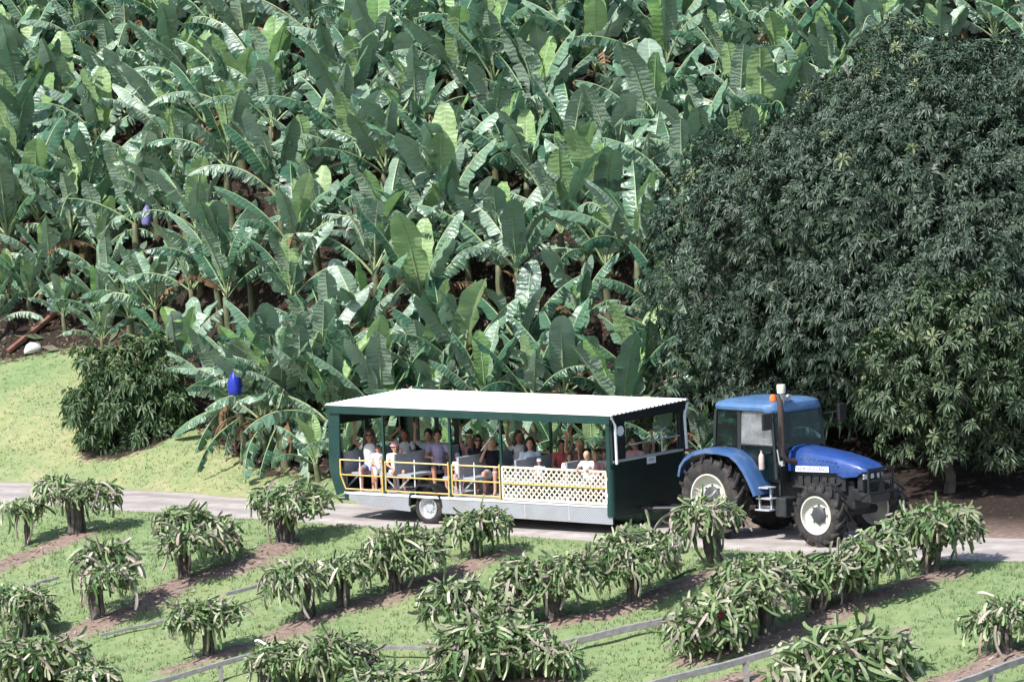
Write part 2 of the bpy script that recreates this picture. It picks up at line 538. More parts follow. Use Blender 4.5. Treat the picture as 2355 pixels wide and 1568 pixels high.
for nm, arr in (('soil', SOIL), ('litter', LITTER), ('dry', DRY)):
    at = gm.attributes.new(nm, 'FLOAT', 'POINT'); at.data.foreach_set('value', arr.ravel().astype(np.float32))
go = bpy.data.objects.new('ground', gm); COL.objects.link(go); tag(go, kind='structure')

# ------------------------------------------------------------------ road
ROAD_MAT = mat('road_concrete', (.42, .375, .345), rough=.9, spec=.2, var=.2, scale=2.2, bump=.5, bscale=40, dirt=(.24, .205, .19), dirt_amt=.6)
rx = np.arange(-40, 40, .3)
RV, RF = [], []
K = 25
for i, x in enumerate(rx):
    a, b = float(road_near(x)), float(road_far(x))
    a += .10 * math.sin(x * 2.1) + .06 * math.sin(x * 5.3 + 1); b += .12 * math.sin(x * 1.7 + 2) + .06 * math.sin(x * 4.7)
    for k in range(K):
        t = k / (K - 1)
        y = a + (b - a) * t
        z = float(base_height(x, y)) + .022 + .03 * math.sin(math.pi * t) - (.05 if k in (0, K - 1) else 0)
        RV.append((x, y, z))
for i in range(len(rx) - 1):
    for k in range(K - 1):
        RF.append((i * K + k, (i + 1) * K + k, (i + 1) * K + k + 1, i * K + k + 1))
rm_ = np_mesh('road', RV, RF, ROAD_MAT, smooth=True)
tt = np.tile(np.linspace(0, 1, K), len(rx))
trk = np.exp(-((tt - .30) / .085) ** 2) + np.exp(-((tt - .70) / .085) ** 2) - .8 * np.exp(-((tt - .5) / .06) ** 2) + .8 * (np.abs(tt - .5) > .44)
at = rm_.attributes.new('track', 'FLOAT', 'POINT'); at.data.foreach_set('value', trk.astype(np.float32))
nt_ = ROAD_MAT.node_tree; bs_ = [n for n in nt_.nodes if n.bl_idname == 'ShaderNodeBsdfPrincipled'][0]
src_ = bs_.inputs['Base Color'].links[0].from_socket
an_ = nt_.nodes.new('ShaderNodeAttribute'); an_.attribute_name = 'track'
nn_ = nt_.nodes.new('ShaderNodeTexNoise'); nn_.inputs['Scale'].default_value = 1.1; nn_.inputs['Detail'].default_value = 9; nn_.inputs['Roughness'].default_value = .75
tc_ = nt_.nodes.new('ShaderNodeTexCoord'); nt_.links.new(tc_.outputs['Object'], nn_.inputs[0])
ml_ = nt_.nodes.new('ShaderNodeMath'); ml_.operation = 'MULTIPLY'; nt_.links.new(an_.outputs['Fac'], ml_.inputs[0]); nt_.links.new(nn_.outputs['Fac'], ml_.inputs[1]); ml_.use_clamp = True
mx_ = nt_.nodes.new('ShaderNodeMixRGB'); nt_.links.new(ml_.outputs[0], mx_.inputs[0]); nt_.links.new(src_, mx_.inputs[1]); mx_.inputs[2].default_value = (.24, .205, .185, 1); nt_.links.new(mx_.outputs[0], bs_.inputs['Base Color'])
ro = bpy.data.objects.new('road', rm_); COL.objects.link(ro); tag(ro, kind='structure')

# ------------------------------------------------------------------ grass (uncountable)
GRASS_MAT = leaf_mat('grass_blades', [(.14, .205, .085), (.19, .26, .115), (.245, .305, .145), (.33, .345, .195)], (.2, .28, .13), rough=.6, trans=.25, rand='island', spec=.25)
for n_ in GRASS_MAT.node_tree.nodes:
    if n_.bl_idname == 'ShaderNodeTexNoise': n_.inputs['Scale'].default_value = .9; n_.inputs['Roughness'].default_value = .7
    if n_.bl_idname == 'ShaderNodeMapRange': n_.inputs[3].default_value = .70; n_.inputs[4].default_value = 1.25
def grass(name, n, region, hmin, hmax, label, keep):
    x = RNG.uniform(region[0], region[1], n); y = RNG.uniform(region[2], region[3], n)
    k = keep(x, y); x, y = x[k], y[k]
    n = len(x)
    z = height(x, y)
    B = 3
    x = np.repeat(x, B) + RNG.normal(0, .03, n * B); y = np.repeat(y, B) + RNG.normal(0, .03, n * B); z = np.repeat(z, B)
    m = n * B
    a = RNG.uniform(0, 2 * np.pi, m); bd = bed_dist(x, y); h = RNG.uniform(hmin, hmax, m) * (1 + .8 * np.clip(wav(x * 1.3, y * 1.6), -.6, 1)) * np.where((bd > .8) & (bd < 1.7), 1.5, 1.0); w = RNG.uniform(.008, .02, m); le = RNG.uniform(.2, .9, m) * h
    la = RNG.uniform(0, 2 * np.pi, m)
    p0 = np.stack([x - w * np.cos(a), y - w * np.sin(a), z - .015], 1)
    p1 = np.stack([x + w * np.cos(a), y + w * np.sin(a), z - .015], 1)
    p2 = np.stack([x + le * np.cos(la), y + le * np.sin(la), z + h], 1)
    vv = np.stack([p0, p1, p2], 1).reshape(-1, 3)
    o = bpy.data.objects.new(name, np_mesh(name, vv, np.arange(m * 3).reshape(-1, 3), GRASS_MAT)); COL.objects.link(o)
    tag(o, label, 'grass', kind='stuff')
    return o
def fore(x, y):
    px = 1177 + (x) * 104
    return (y < road_near(x) + .05) & (soil_mask(x, y) < .35 + .3 * RNG.random(len(x))) & (y > -20.5 + 0 * x)
grass('grass', 48000, (-13.5, 12.5, -20.5, 7.5), .025, .075, 'green grass growing between the dragon fruit rows below the road', fore)
def lawn(x, y):
    return (y > road_far(x) - .05) & (y < hill_base(x) + .4) & (soil_mask(x, y) < .3 + .3 * RNG.random(len(x)))
grass('grass', 30000, (-15, 6, -4, 19), .02, .05, 'short yellowish lawn grass on the bank behind the road', lawn)
# ------------------------------------------------------------------ paints
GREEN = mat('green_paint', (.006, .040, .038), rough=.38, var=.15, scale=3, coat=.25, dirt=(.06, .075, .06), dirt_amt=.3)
GREEN_SHADED = mat('green_paint_shaded', (.004, .017, .016), rough=.42, var=.15, scale=3, coat=.2, dirt=(.015, .026, .023), dirt_amt=.4)  # green paint darkened, shade of front and inner faces put into the colour
WHITE = mat('white_sheet', (.82, .83, .82), rough=.45, var=.03, scale=2, dirt=(.6, .6, .57), dirt_amt=.25)
YELLOW = mat('yellow_paint', (.66, .42, .11), rough=.45, var=.12, scale=9, dirt=(.75, .66, .48), dirt_amt=.7)
CREAM = mat('cream_paint', (.74, .68, .55), rough=.5, var=.07, scale=7, dirt=(.7, .55, .25), dirt_amt=.5)
GALV = mat('galvanised_steel', (.52, .54, .57), rough=.45, metal=.35, var=.1, scale=5, bump=.1, dirt=(.38, .38, .38), dirt_amt=.4)
PIPE = mat('white_pipe', (.74, .76, .78), rough=.4, var=.05)
BLACK = mat('black_steel', (.014, .015, .017), rough=.5, var=.3, scale=8)
RUBBER = mat('tyre_rubber', (.028, .026, .026), rough=.8, var=.3, scale=7, spec=.35, bump=.2, dirt=(.15, .115, .095), dirt_amt=.6)
BENCH = mat('bench_grey', (.34, .35, .39), rough=.6, var=.12, scale=5)
BENCH_L = mat('bench_edge', (.38, .39, .42), rough=.5, var=.1)
FLOOR_M = mat('floor_plate', (.34, .34, .35), rough=.6, var=.2, scale=8, dirt=(.25, .2, .16))
GLASS_C = glass_mat('clear_plastic', (.90, .94, .92), .0, .05)

def plate_material():
    mt, nt, N, L = nodes('checker_plate')
    out, p = N('ShaderNodeOutputMaterial'), N('ShaderNodeBsdfPrincipled')
    L(p.outputs[0], out.inputs[0]); p.inputs['Roughness'].default_value = .42; p.inputs['Metallic'].default_value = .3
    tc = N('ShaderNodeTexCoord')
    br = N('ShaderNodeTexChecker'); br.inputs['Scale'].default_value = 34.0
    br.inputs[1].default_value = (.50, .51, .545, 1); br.inputs[2].default_value = (.30, .31, .34, 1)
    L(tc.outputs['Object'], br.inputs[0])
    no = N('ShaderNodeTexNoise'); no.inputs['Scale'].default_value = 1.7; no.inputs['Detail'].default_value = 8; L(tc.outputs['Object'], no.inputs[0])
    rp = N('ShaderNodeValToRGB'); rp.color_ramp.elements[0].position = .45; rp.color_ramp.elements[1].position = .8; L(no.outputs[0], rp.inputs[0])
    mx = N('ShaderNodeMixRGB'); L(rp.outputs[0], mx.inputs[0]); L(br.outputs[0], mx.inputs[1]); mx.inputs[2].default_value = (.33, .31, .30, 1)
    L(mx.outputs[0], p.inputs['Base Color'])
    bp = N('ShaderNodeBump'); bp.inputs['Strength'].default_value = .6; bp.inputs['Distance'].default_value = .01; L(br.outputs['Fac'], bp.inputs['Height']); L(bp.outputs[0], p.inputs['Normal'])
    return mt
PLATE = plate_material()

# ------------------------------------------------------------------ tour trailer
TR_TH = R(39.135)
TL, HW = 7.93, 1.36
tu = np.array([math.cos(TR_TH), -math.sin(TR_TH), 0]); tv = np.array([math.sin(TR_TH), math.cos(TR_TH), 0])
TR_O = np.array([-4.15, 0, .03]) + tv * HW
T = empty('tour_trailer', TR_O, -TR_TH, 'long green open-sided tour trailer with flat white roof, full of waving passengers', 'trailer')
def tw(x, y, z=0.0):
    return TR_O + tu * x + tv * y + np.array([0, 0, z])
NB, FB = -1.28, 1.28

# corrugated roof
b = MB()
top, n = [], 19
per = 2 * HW / n
def rz(y): return 2.55 + (y + HW) * .033
for i in range(n):
    y0 = -HW + i * per
    for t, h in ((0, 0), (.30, 0), (.40, .022), (.68, .022), (.78, 0)):
        y = y0 + t * per
        top.append((y, rz(y) + h))
top.append((HW, rz(HW)))
poly = top + [(y, z - .012) for y, z in reversed(top)]
b.prism(poly, -.06, TL + .03, plane='yz')
b.obj('roof', WHITE, T)
# fascias
b = MB(); b.box((TL / 2 - .01, -HW + .035, 2.45), (TL - .06, .05, .18)); b.obj('fascia', GREEN, T, bevel=.008)
b = MB(); b.box((TL / 2 - .01, HW - .035, 2.53), (TL - .06, .05, .18)); b.obj('fascia', GREEN_SHADED, T, bevel=.008)
b = MB(); b.prism([(-1.30, 2.35), (1.30, 2.42), (1.30, 2.62), (-1.30, 2.535)], TL - .06, TL - .015, plane='yz'); b.obj('fascia', BLACK, T, bevel=.008)
b = MB(); b.prism([(-1.30, 2.35), (1.30, 2.42), (1.30, 2.62), (-1.30, 2.535)], -.03, .015, plane='yz'); b.obj('fascia', GREEN_SHADED, T, bevel=.008)
for x in (1.55, 3.45, 4.87, 6.4):
    b = MB(); b.bar((x, -1.29, 2.44), (x, 1.29, 2.52), .05, .08); b.obj('roof_beam', GREEN_SHADED, T)
# rear corner panels (side profile slants in at the foot)
prof = [(-.02, 2.36), (.31, 2.36), (.27, 1.36), (.43, .68), (.48, .44), (.17, .44), (-.06, 1.12)]
for y in (NB, FB):
    b = MB(); b.prism(prof, y - .025, y + .025); b.obj('corner_panel', GREEN, T, bevel=.01)
# rear wall with windows
b = MB()
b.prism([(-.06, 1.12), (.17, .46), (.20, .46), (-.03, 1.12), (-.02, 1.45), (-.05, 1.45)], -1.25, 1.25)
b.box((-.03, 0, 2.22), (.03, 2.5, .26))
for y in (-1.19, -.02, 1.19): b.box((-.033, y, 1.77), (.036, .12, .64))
b.obj('rear_wall', GREEN_SHADED, T)
for y in (-.605, .585):
    b = MB(); b.box((-.032, y, 1.77), (.008, 1.05, .64)); b.obj('window', GLASS_C, T)
# far side wall, rear bay
b = MB()
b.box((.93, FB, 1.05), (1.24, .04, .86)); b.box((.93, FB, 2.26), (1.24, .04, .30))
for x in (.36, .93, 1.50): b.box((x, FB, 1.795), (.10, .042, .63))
b.obj('side_wall', GREEN_SHADED, T)
for x in (.645, 1.215):
    b = MB(); b.box((x, FB, 1.795), (.46, .008, .62)); b.obj('window', GLASS_C, T)
# posts
for x, y in ((1.55, NB), (3.45, NB), (4.87, NB), (1.60, FB), (4.2, FB), (6.2, FB), (7.83, FB)):
    b = MB(); b.box((x, y, 1.5), (.055, .055, 1.86)); b.obj('post', GREEN, T, bevel=.006)
b = MB(); b.box((7.80, NB + .02, 1.46), (.11, .12, 2.0)); b.obj('post', GREEN, T, bevel=.02)
# chassis, floor
b = MB(); b.box((4.15, 0, .595), (7.35, 2.5, .04)); b.obj('floor', FLOOR_M, T)
b = MB(); b.box((4.1, NB - .012, .608), (7.45, .06, .05)); b.obj('floor_edge', PIPE, T, bevel=.006)
b = MB()
for y in (-.55, .55): b.box((4.2, y, .46), (7.2, .10, .20))
for x in (.6, 1.9, 3.6, 5.2, 6.6, 7.6): b.box((x, 0, .47), (.08, 2.2, .12))
b.obj('chassis_frame', BLACK, T)
b = MB(); b.tube([(2.72, -1.0, .40), (2.72, 1.0, .40)], .05, 10); b.obj('axle', BLACK, T)
# skirts of patterned metal
b = MB(); b.prism([(.50, .575), (.50, .47), (1.1, .33), (2.27, .27), (2.27, .575)], NB - .03, NB - .012); b.obj('skirt_panel', PLATE, T)
b = MB(); b.prism([(3.17, .575), (3.17, .27), (7.86, .235), (7.86, .575)], NB - .03, NB - .012); b.obj('skirt_panel', PLATE, T)
b = MB(); b.prism([(.50, .575), (.50, .47), (1.1, .33), (7.86, .235), (7.86, .575)], FB + .012, FB + .03); b.obj('skirt_panel', PLATE, T)
for x in (4.3, 5.5, 6.7):
    b = MB(); b.box((x, NB - .033, .42), (.03, .012, .30)); b.obj('skirt_seam', GALV, T)
# wheel arch and wheels
def wheel(name, parent, c, rad, w, rim_r, lugs, rim_mat, hub_mat, out=-1, truck=False, lug_h=.035, yaw=0.0):
    e = bpy.data.objects.new(name, None); COL.objects.link(e); e.parent = parent; e.location = c; e.rotation_euler = (0, 0, yaw)
    hw = w / 2
    b = MB()
    r0 = rad - lug_h if lugs else rad
    pr = [(rim_r, -hw * .80), (rim_r + .03, -hw * .92), ((rim_r + r0) / 2, -hw), (r0 - .05, -hw * .93), (r0 - .012, -hw * .78), (r0, -hw * .5), (r0, hw * .5), (r0 - .012, hw * .78), (r0 - .05, hw * .93), ((rim_r + r0) / 2, hw), (rim_r + .03, hw * .92), (rim_r, hw * .80)]
    b.lathe(pr, n=48)
    if lugs:
        for k in range(lugs):
            for sd in (-1, 1):
                a0 = 2 * math.pi * (k + (.5 if sd > 0 else 0)) / lugs
                sp = .30 * (.85 / rad)
                P = []
                for (t, da, th) in ((1.04, 0.0, .062), (.52, sp * .52, .056), (.03, sp, .05)):
                    aa = a0 + da
                    yy = sd * hw * t
                    hh = (rad if t < .9 else rad - .035)
                    for r_ in (r0 - .07 if t > .9 else r0 - .02, hh):
                        for dd in (-1, 1):
                            th_ = th / rad / 2 * dd
                            P.append((r_ * math.cos(aa + th_), yy, r_ * math.sin(aa + th_)))
                F = [(0, 1, 3, 2), (8, 10, 11, 9)]
                for o_ in (0, 4):
                    F += [(o_, o_ + 4, o_ + 5, o_ + 1), (o_ + 2, o_ + 3, o_ + 7, o_ + 6), (o_, o_ + 2, o_ + 6, o_ + 4), (o_ + 1, o_ + 5, o_ + 7, o_ + 3)]
                b.add(P, F)
    b.obj('tyre', RUBBER, e, auto=True)
    b = MB()
    f = out * hw
    b.lathe([(rim_r + .012, f * .82), (rim_r + .012, f * .95), (rim_r - .02, f * .95), (rim_r - .035, f * .55), (rim_r * .80, f * .42), (rim_r * .62, f * .30), (rim_r * .45, f * .34), (.001, f * .34)], n=40)
    b.lathe([(rim_r + .012, -f * .82), (rim_r - .02, -f * .95), (rim_r - .04, 0), (.001, 0)], n=32)
    ro_ = b.obj('rim', rim_mat, e, auto=True)
    b = MB()
    b.lathe([(rim_r * .46, f * .33), (rim_r * .45, f * .50), (rim_r * .40, f * .58), (rim_r * .20, f * .62), (.001, f * .62)], n=20)
    for k in range(8):
        a = 2 * math.pi * k / 8
        b.tube([(rim_r * .52 * math.cos(a), f * .30, rim_r * .52 * math.sin(a)), (rim_r * .52 * math.cos(a), f * .50, rim_r * .52 * math.sin(a))], .016, 6)
    b.obj('hub', hub_mat, e, auto=True)
    return e
RIMG = mat('painted_rim_silver', (.55, .57, .57), rough=.4, metal=.4, var=.12, dirt=(.3, .27, .24), dirt_amt=.5)
wheel('wheel', T, (2.72, -1.12, .37), .385, .26, .235, 0, RIMG, GALV, out=-1)
wheel('wheel', T, (2.72, 1.12, .37), .385, .26, .235, 0, RIMG, GALV, out=1)
b = MB()
arch = [(2.26, .40), (2.28, .62), (2.52, .86), (2.90, .86), (3.14, .60), (3.17, .40)]
for p, q in zip(arch, arch[1:]): b.bar((p[0], NB - .02, p[1]), (q[0], NB - .02, q[1]), .05, .05, up=(0, 1, 0))
for p, q in zip(arch, arch[1:]): b.add([(p[0], NB, p[1]), (q[0], NB, q[1]), (q[0], NB + .38, q[1]), (p[0], NB + .38, p[1])], [(0, 1, 2, 3)])
b.obj('wheel_arch', BLACK, T)
# yellow safety rails, three removable panels
for x0, x1, cut in ((.29, 1.50, True), (1.60, 3.40, False), (3.50, 4.83, False)):
    e = bpy.data.objects.new('rail_panel', None); COL.objects.link(e); e.parent = T
    for z in (1.34, 1.01, .70):
        xa = x0 + (.14 if cut and z < .8 else 0)
        b = MB(); b.tube([(xa, NB - .035, z), (x1, NB - .035, z)], .0165, 8); b.obj('rail', YELLOW if z < 1.3 else mat('yellow_rail_faded', (.76, .56, .22), rough=.45, dirt=(.78, .72, .58), dirt_amt=.8), e, auto=True)
    b = MB()
    b.tube([(x0, NB - .035, 1.34), (x0, NB - .035, 1.01), (x0 + (.14 if cut else 0), NB - .035, .70)], .018, 8)
    b.obj('upright', YELLOW, e, auto=True)
    b = MB(); b.tube([(x1, NB - .035, 1.40), (x1, NB - .035, .60)], .018, 8); b.obj('upright', YELLOW, e, auto=True)
    for fx in (.45,):
        xm = x0 + (x1 - x0) * fx
        b = MB(); b.tube([(xm, NB + .0, 1.41), (xm, NB + .0, .62)], .015, 6); b.obj('upright', PIPE, e, auto=True)
# lattice gate
G = bpy.data.objects.new('lattice_gate', None); COL.objects.link(G); G.parent = T
gx0, gx1, gz0, gz1 = 4.92, 7.74, .665, 1.35
yy = NB - .04
for a_, b_ in (((gx0, gz0), (gx1, gz0)), ((gx0, gz1), (gx1, gz1)), ((gx0, gz0), (gx0, gz1)), ((gx1, gz0), (gx1, gz1))):
    b = MB(); b.bar((a_[0], yy, a_[1]), (b_[0], yy, b_[1]), .045, .04, up=(0, 1, 0)); b.obj('frame_bar', CREAM, G, bevel=.004)
b = MB(); b.bar((gx0, yy - .018, 1.01), (gx1, yy - .018, 1.01), .03, .03, up=(0, 1, 0)); b.obj('frame_bar', YELLOW, G)
gh = gz1 - gz0
pitch = .14
k = -gh
while k < (gx1 - gx0):
    for sd in (0, 1):
        xa, za, xb, zb = gx0 + k, gz0, gx0 + k + gh, gz1
        if xa < gx0: za += gx0 - xa; xa = gx0
        if xb > gx1: zb -= xb - gx1; xb = gx1
        if xb - xa < .03: continue
        if sd: za, zb = gz0 + gz1 - za, gz0 + gz1 - zb
        b = MB(); b.bar((xa, yy + (.006 if sd else -.004), za), (xb, yy + (.006 if sd else -.004), zb), .030, .006, up=(0, 1, 0)); b.obj('slat', CREAM, G)
    k += pitch
for z in (.85, 1.2):
    b = MB(); b.box((7.765, yy, z), (.05, .05, .07)); b.obj('hinge', CREAM, G)
# front wall
b = MB(); b.prism([(-1.20, .36), (1.25, .36), (1.25, 1.53), (-1.20, 1.52)], 7.80, 7.84, plane='yz'); b.obj('front_panel', GREEN_SHADED, T, bevel=.01)
b = MB(); b.tube([(7.80, NB + .03, .40), (7.80, NB + .03, 1.40)], .10, 12); b.obj('corner_column', GREEN, T, auto=True)
b = MB(); b.prism([(-1.22, 1.525), (1.25, 1.535), (1.25, 1.585), (-1.22, 1.575)], 7.72, 7.86, plane='yz'); b.obj('front_ledge', GALV, T, bevel=.006)
b = MB(); b.prism([(-1.22, 1.58), (-.72, 1.58), (-.72, 2.36), (-1.22, 2.36)], 7.795, 7.815, plane='yz'); b.obj('front_side_panel', BLACK, T)
b = MB(); b.box((7.80, 1.22, 1.97), (.08, .10, .82)); b.obj('post', BLACK, T, bevel=.008)
b = MB(); b.box((7.80, .28, 1.97), (.006, 1.9, .78)); b.obj('windscreen', GLASS_C, T)
b = MB(); b.tube([(7.84, -.6, 1.86), (7.84, 1.15, 1.88)], .014, 6); b.tube([(7.84, .52, 1.59), (7.84, .52, 2.05), (7.84, .66, 2.10)], .018, 6); b.obj('grab_rail', GALV, T, auto=True)
b = MB(); b.tube([(7.90, NB - .02, 2.53), (7.90, NB + .02, 2.44), (7.91, NB + .10, 2.32), (7.91, NB + .12, 1.50)], .032, 10); b.obj('drain_pipe', PIPE, T, auto=True)
b = MB(); b.tube([(7.90, FB + .12, 2.56), (7.90, FB + .02, 2.40), (7.91, FB - .02, 2.28), (7.91, FB + .02, 1.58)], .032, 10); b.obj('drain_pipe', PIPE, T, auto=True)
b = MB(); b.lathe([(.001, 7.845), (.105, 7.845), (.11, 7.83), (.11, 7.815)], c=(0, -.90, 2.18), axis='x', n=24); b.obj('round_sign', WHITE, T)
b = MB(); b.box((7.848, .12, 1.46), (.012, .30, .15)); b.obj('number_plate', PIPE, T)
b = MB(); b.box((7.851, .12, 1.47), (.010, .20, .05)); b.obj('plate_mark', mat('faded_print', (.45, .47, .52)), T)
# far side rails
for z in (1.36, 1.02):
    b = MB(); b.tube([(1.62, FB, z), (7.8, FB, z)], .02, 8); b.obj('rail', YELLOW, T, auto=True)
# drawbar
b = MB(); b.tube([(7.4, -.45, .45), (8.8, .16, .47)], .05, 8); b.tube([(7.4, .62, .45), (8.8, .16, .47)], .05, 8); b.tube([(8.7, .14, .47), (9.18, .23, .50)], .05, 8); b.obj('drawbar', BLACK, T)
# benches
def bench(x, sides, y0=-1.12, y1=1.2):
    e = bpy.data.objects.new('bench', None); COL.objects.link(e); e.parent = T
    yc, yl = (y0 + y1) / 2, y1 - y0
    b = MB(); b.box((x, yc, 1.22), (.05, yl, .44)); b.obj('backrest', BENCH, e, bevel=.012)
    b = MB(); b.tube([(x, y0, 1.45), (x, y1, 1.45)], .022, 8); b.obj('top_rail', BENCH_L, e, auto=True)
    for s in sides:
        b = MB(); b.box((x + s * .24, yc, 1.0), (.40, yl, .05)); b.obj('seat', BENCH, e, bevel=.015)
        b = MB(); b.box((x + s * .435, yc, 1.0), (.02, yl, .06)); b.obj('seat_edge', BENCH_L, e)
    for y in (y0 + .06, y1 - .06):
        b = MB(); b.box((x, y, .81), (.05, .05, .36)); b.obj('leg', GALV, e)
        for s in sides:
            b = MB(); b.bar((x, y, .66), (x + s * .38, y, .97), .03); b.obj('brace', GALV, e)
for x, sd in ((.10, (1,)), (1.60, (-1, 1)), (3.40, (-1, 1)), (5.0, (-1, 1)), (6.40, (-1, 1)), (7.68, (-1,))):
    bench(x, sd, y0=-.98 if x not in (7.68,) else -1.1)
# ------------------------------------------------------------------ tractor
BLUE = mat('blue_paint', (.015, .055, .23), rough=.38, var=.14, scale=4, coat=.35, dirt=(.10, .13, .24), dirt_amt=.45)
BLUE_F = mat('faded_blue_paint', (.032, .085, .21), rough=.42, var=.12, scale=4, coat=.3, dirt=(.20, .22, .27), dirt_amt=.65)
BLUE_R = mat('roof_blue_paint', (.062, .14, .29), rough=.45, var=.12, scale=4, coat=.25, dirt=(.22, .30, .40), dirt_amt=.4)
RIMW = mat('cream_rim_paint', (.56, .55, .49), rough=.45, var=.06, dirt=(.45, .38, .28), dirt_amt=.5)
HUBG = mat('hub_grey', (.055, .058, .068), rough=.5, var=.2)
ENG = mat('engine_dark', (.020, .023, .026), rough=.55, var=.4, scale=9, dirt=(.06, .05, .04), dirt_amt=.5)
RUST = mat('exhaust_rust', (.055, .036, .032), rough=.7, var=.3, scale=12)
DARKG = mat('dark_grey_plastic', (.018, .020, .022), rough=.5, var=.2)
ORANGE = mat('orange_lens', (.85, .17, .02), rough=.2, var=.05, coat=.6)
LAMP = mat('lamp_lens', (.75, .77, .80), rough=.15, var=.05, coat=.6)
IVORY = mat('ivory_plastic', (.74, .70, .60), rough=.4, var=.06)
EXTI = mat('pale_red_cylinder', (.55, .42, .38), rough=.45, var=.2, scale=14)
GLASS_T = glass_mat('tinted_glass', (.20, .34, .34), -.025, .02, glare=.02, fcol=(.25, .45, .48))
GLASS_D = glass_mat('door_glass', (.50, .60, .64), .10, .05, glare=.24)
SEATM = mat('seat_vinyl', (.03, .03, .035), rough=.6)

TC_TH = R(45.5)
TC = empty('tractor', (4.763, -5.373, .03), -TC_TH, 'blue farm tractor with cream rims and enclosed cab pulling the trailer', 'tractor')
wheel('rear_wheel', TC, (0, -.90, .875), .875, .50, .485, 18, RIMW, HUBG, out=-1, lug_h=.07)
wheel('rear_wheel', TC, (0, .90, .875), .875, .50, .485, 18, RIMW, HUBG, out=1, lug_h=.07)
wheel('front_wheel', TC, (2.92, -.90, .66), .66, .40, .385, 16, RIMW, HUBG, out=-1, lug_h=.06, yaw=R(2))
wheel('front_wheel', TC, (2.92, .90, .66), .66, .40, .385, 16, RIMW, HUBG, out=1, lug_h=.06, yaw=R(2))
b = MB(); b.tube([(0, -.75, .875), (0, .75, .875)], .14, 12); b.obj('rear_axle', ENG, TC)
b = MB(); b.tube([(2.92, -.75, .62), (2.92, .75, .62)], .09, 12); b.obj('front_axle', ENG, TC)
b = MB(); b.box((.5, 0, .95), (1.7, .50, .60)); b.box((1.7, 0, .95), (1.0, .46, .55)); b.box((2.6, 0, 1.0), (1.3, .5, .6)); b.obj('transmission', ENG, TC, bevel=.03)
b = MB(); b.box((2.35, 0, 1.28), (1.5, .68, .40)); 
for k in range(5): b.box((1.9 + k * .22, -.35, 1.24), (.14, .06, .22))
b.tube([(1.75, -.36, 1.12), (2.6, -.38, 1.10), (3.0, -.36, 1.25)], .03, 8)
b.obj('engine', ENG, TC, bevel=.01)
# hood: lofted, rounded top, sloping to the nose
rings = []
for x, w, zb, zt in ((1.62, .43, 1.44, 1.92), (1.66, .445, 1.44, 1.95), (2.2, .44, 1.44, 1.90), (2.8, .42, 1.45, 1.82), (3.2, .39, 1.47, 1.74), (3.45, .36, 1.50, 1.66), (3.60, .31, 1.50, 1.58), (3.64, .27, 1.50, 1.545)):
    rg = []
    h = zt - zb
    for t in ((-1, 0), (-1.0, .35), (-.97, .60), (-.86, .84), (-.62, .97), (-.3, 1.0), (0, 1.012), (.3, 1.0), (.62, .97), (.86, .84), (.97, .60), (1.0, .35), (1, 0)):
        rg.append((x, t[0] * w, zb + t[1] * h))
    rings.append(rg)
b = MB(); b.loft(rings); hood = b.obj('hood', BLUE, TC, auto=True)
# lower blue cheek towards the nose
b = MB(); b.prism([(2.85, 1.50), (3.50, 1.52), (3.60, 1.49), (3.45, 1.40), (3.1, 1.36), (2.95, 1.40)], -.40, -.36); b.obj('hood_cheek', BLUE, TC, bevel=.012)
b = MB(); b.prism([(2.85, 1.50), (3.50, 1.52), (3.60, 1.49), (3.45, 1.40), (3.1, 1.36), (2.95, 1.40)], .36, .40); b.obj('hood_cheek', BLUE, TC, bevel=.012)
# vent slots in hood side
for row in range(2):
    for k in range(9):
        b = MB(); b.box((1.98 + k * .115 + row * .05, -.432 + k * .0022, 1.735 - row * .075 - k * .008), (.075, .012, .032), rot=(R(12), R(6), 0)); b.obj('vent_slot', BLUE_F, hood)
# side band and lettering
b = MB(); b.box((2.30, -.449, 1.515), (.90, .014, .115), rot=(0, R(-1.5), R(.8))); band = b.obj('name_band', WHITE, TC)
fc = bpy.data.curves.new('name_lettering', 'FONT'); fc.body = 'NEW HOLLAND'; fc.size = .112; fc.align_x = 'CENTER'; fc.align_y = 'CENTER'; fc.extrude = .002; fc.space_character = 1.05
INK = mat('dark_blue_ink', (.05, .09, .25), rough=.5); fc.materials.append(INK)
_t = bpy.data.objects.new('lettering_curve', fc); COL.objects.link(_t); bpy.context.view_layer.update()
lm = bpy.data.meshes.new_from_object(_t.evaluated_get(bpy.context.evaluated_depsgraph_get())); bpy.data.objects.remove(_t)
fo = bpy.data.objects.new('lettering', lm); COL.objects.link(fo); fo.parent = TC; fo.location = (2.30, -.4595, 1.515); fo.rotation_euler = (R(90), R(-1.5), R(.8))
# front: grille, lights, frame
b = MB(); b.box((3.48, 0, 1.30), (.14, .66, .38)); b.box((3.40, 0, 1.02), (.3, .60, .24)); b.obj('grille', ENG, TC, bevel=.02)
for k in range(6):
    b = MB(); b.box((3.555, 0, 1.16 + k * .036), (.01, .60, .012)); b.obj('grille_slat', DARKG, TC)
for y, w in ((-.22, .19), (-.03, .09), (.20, .16)):
    b = MB(); b.box((3.56, y, 1.40), (.03, w, .105)); b.obj('headlight', LAMP, TC, bevel=.012)
b = MB()
for z in (1.56, 1.32, 1.08): b.bar((3.74, -.36, z), (3.74, .40, z), .035, .035)
for y in (-.36, .02, .40): b.bar((3.74, y, 1.06), (3.74, y, 1.58), .035, .035)
b.bar((3.74, -.30, 1.10), (3.45, -.30, .95), .04); b.bar((3.74, .30, 1.10), (3.45, .30, .95), .04)
b.add([(3.76, -.10, 1.06), (3.76, .14, 1.06), (3.76, .03, 1.45)], [(0, 1, 2)])
b.obj('front_guard', DARKG, TC)
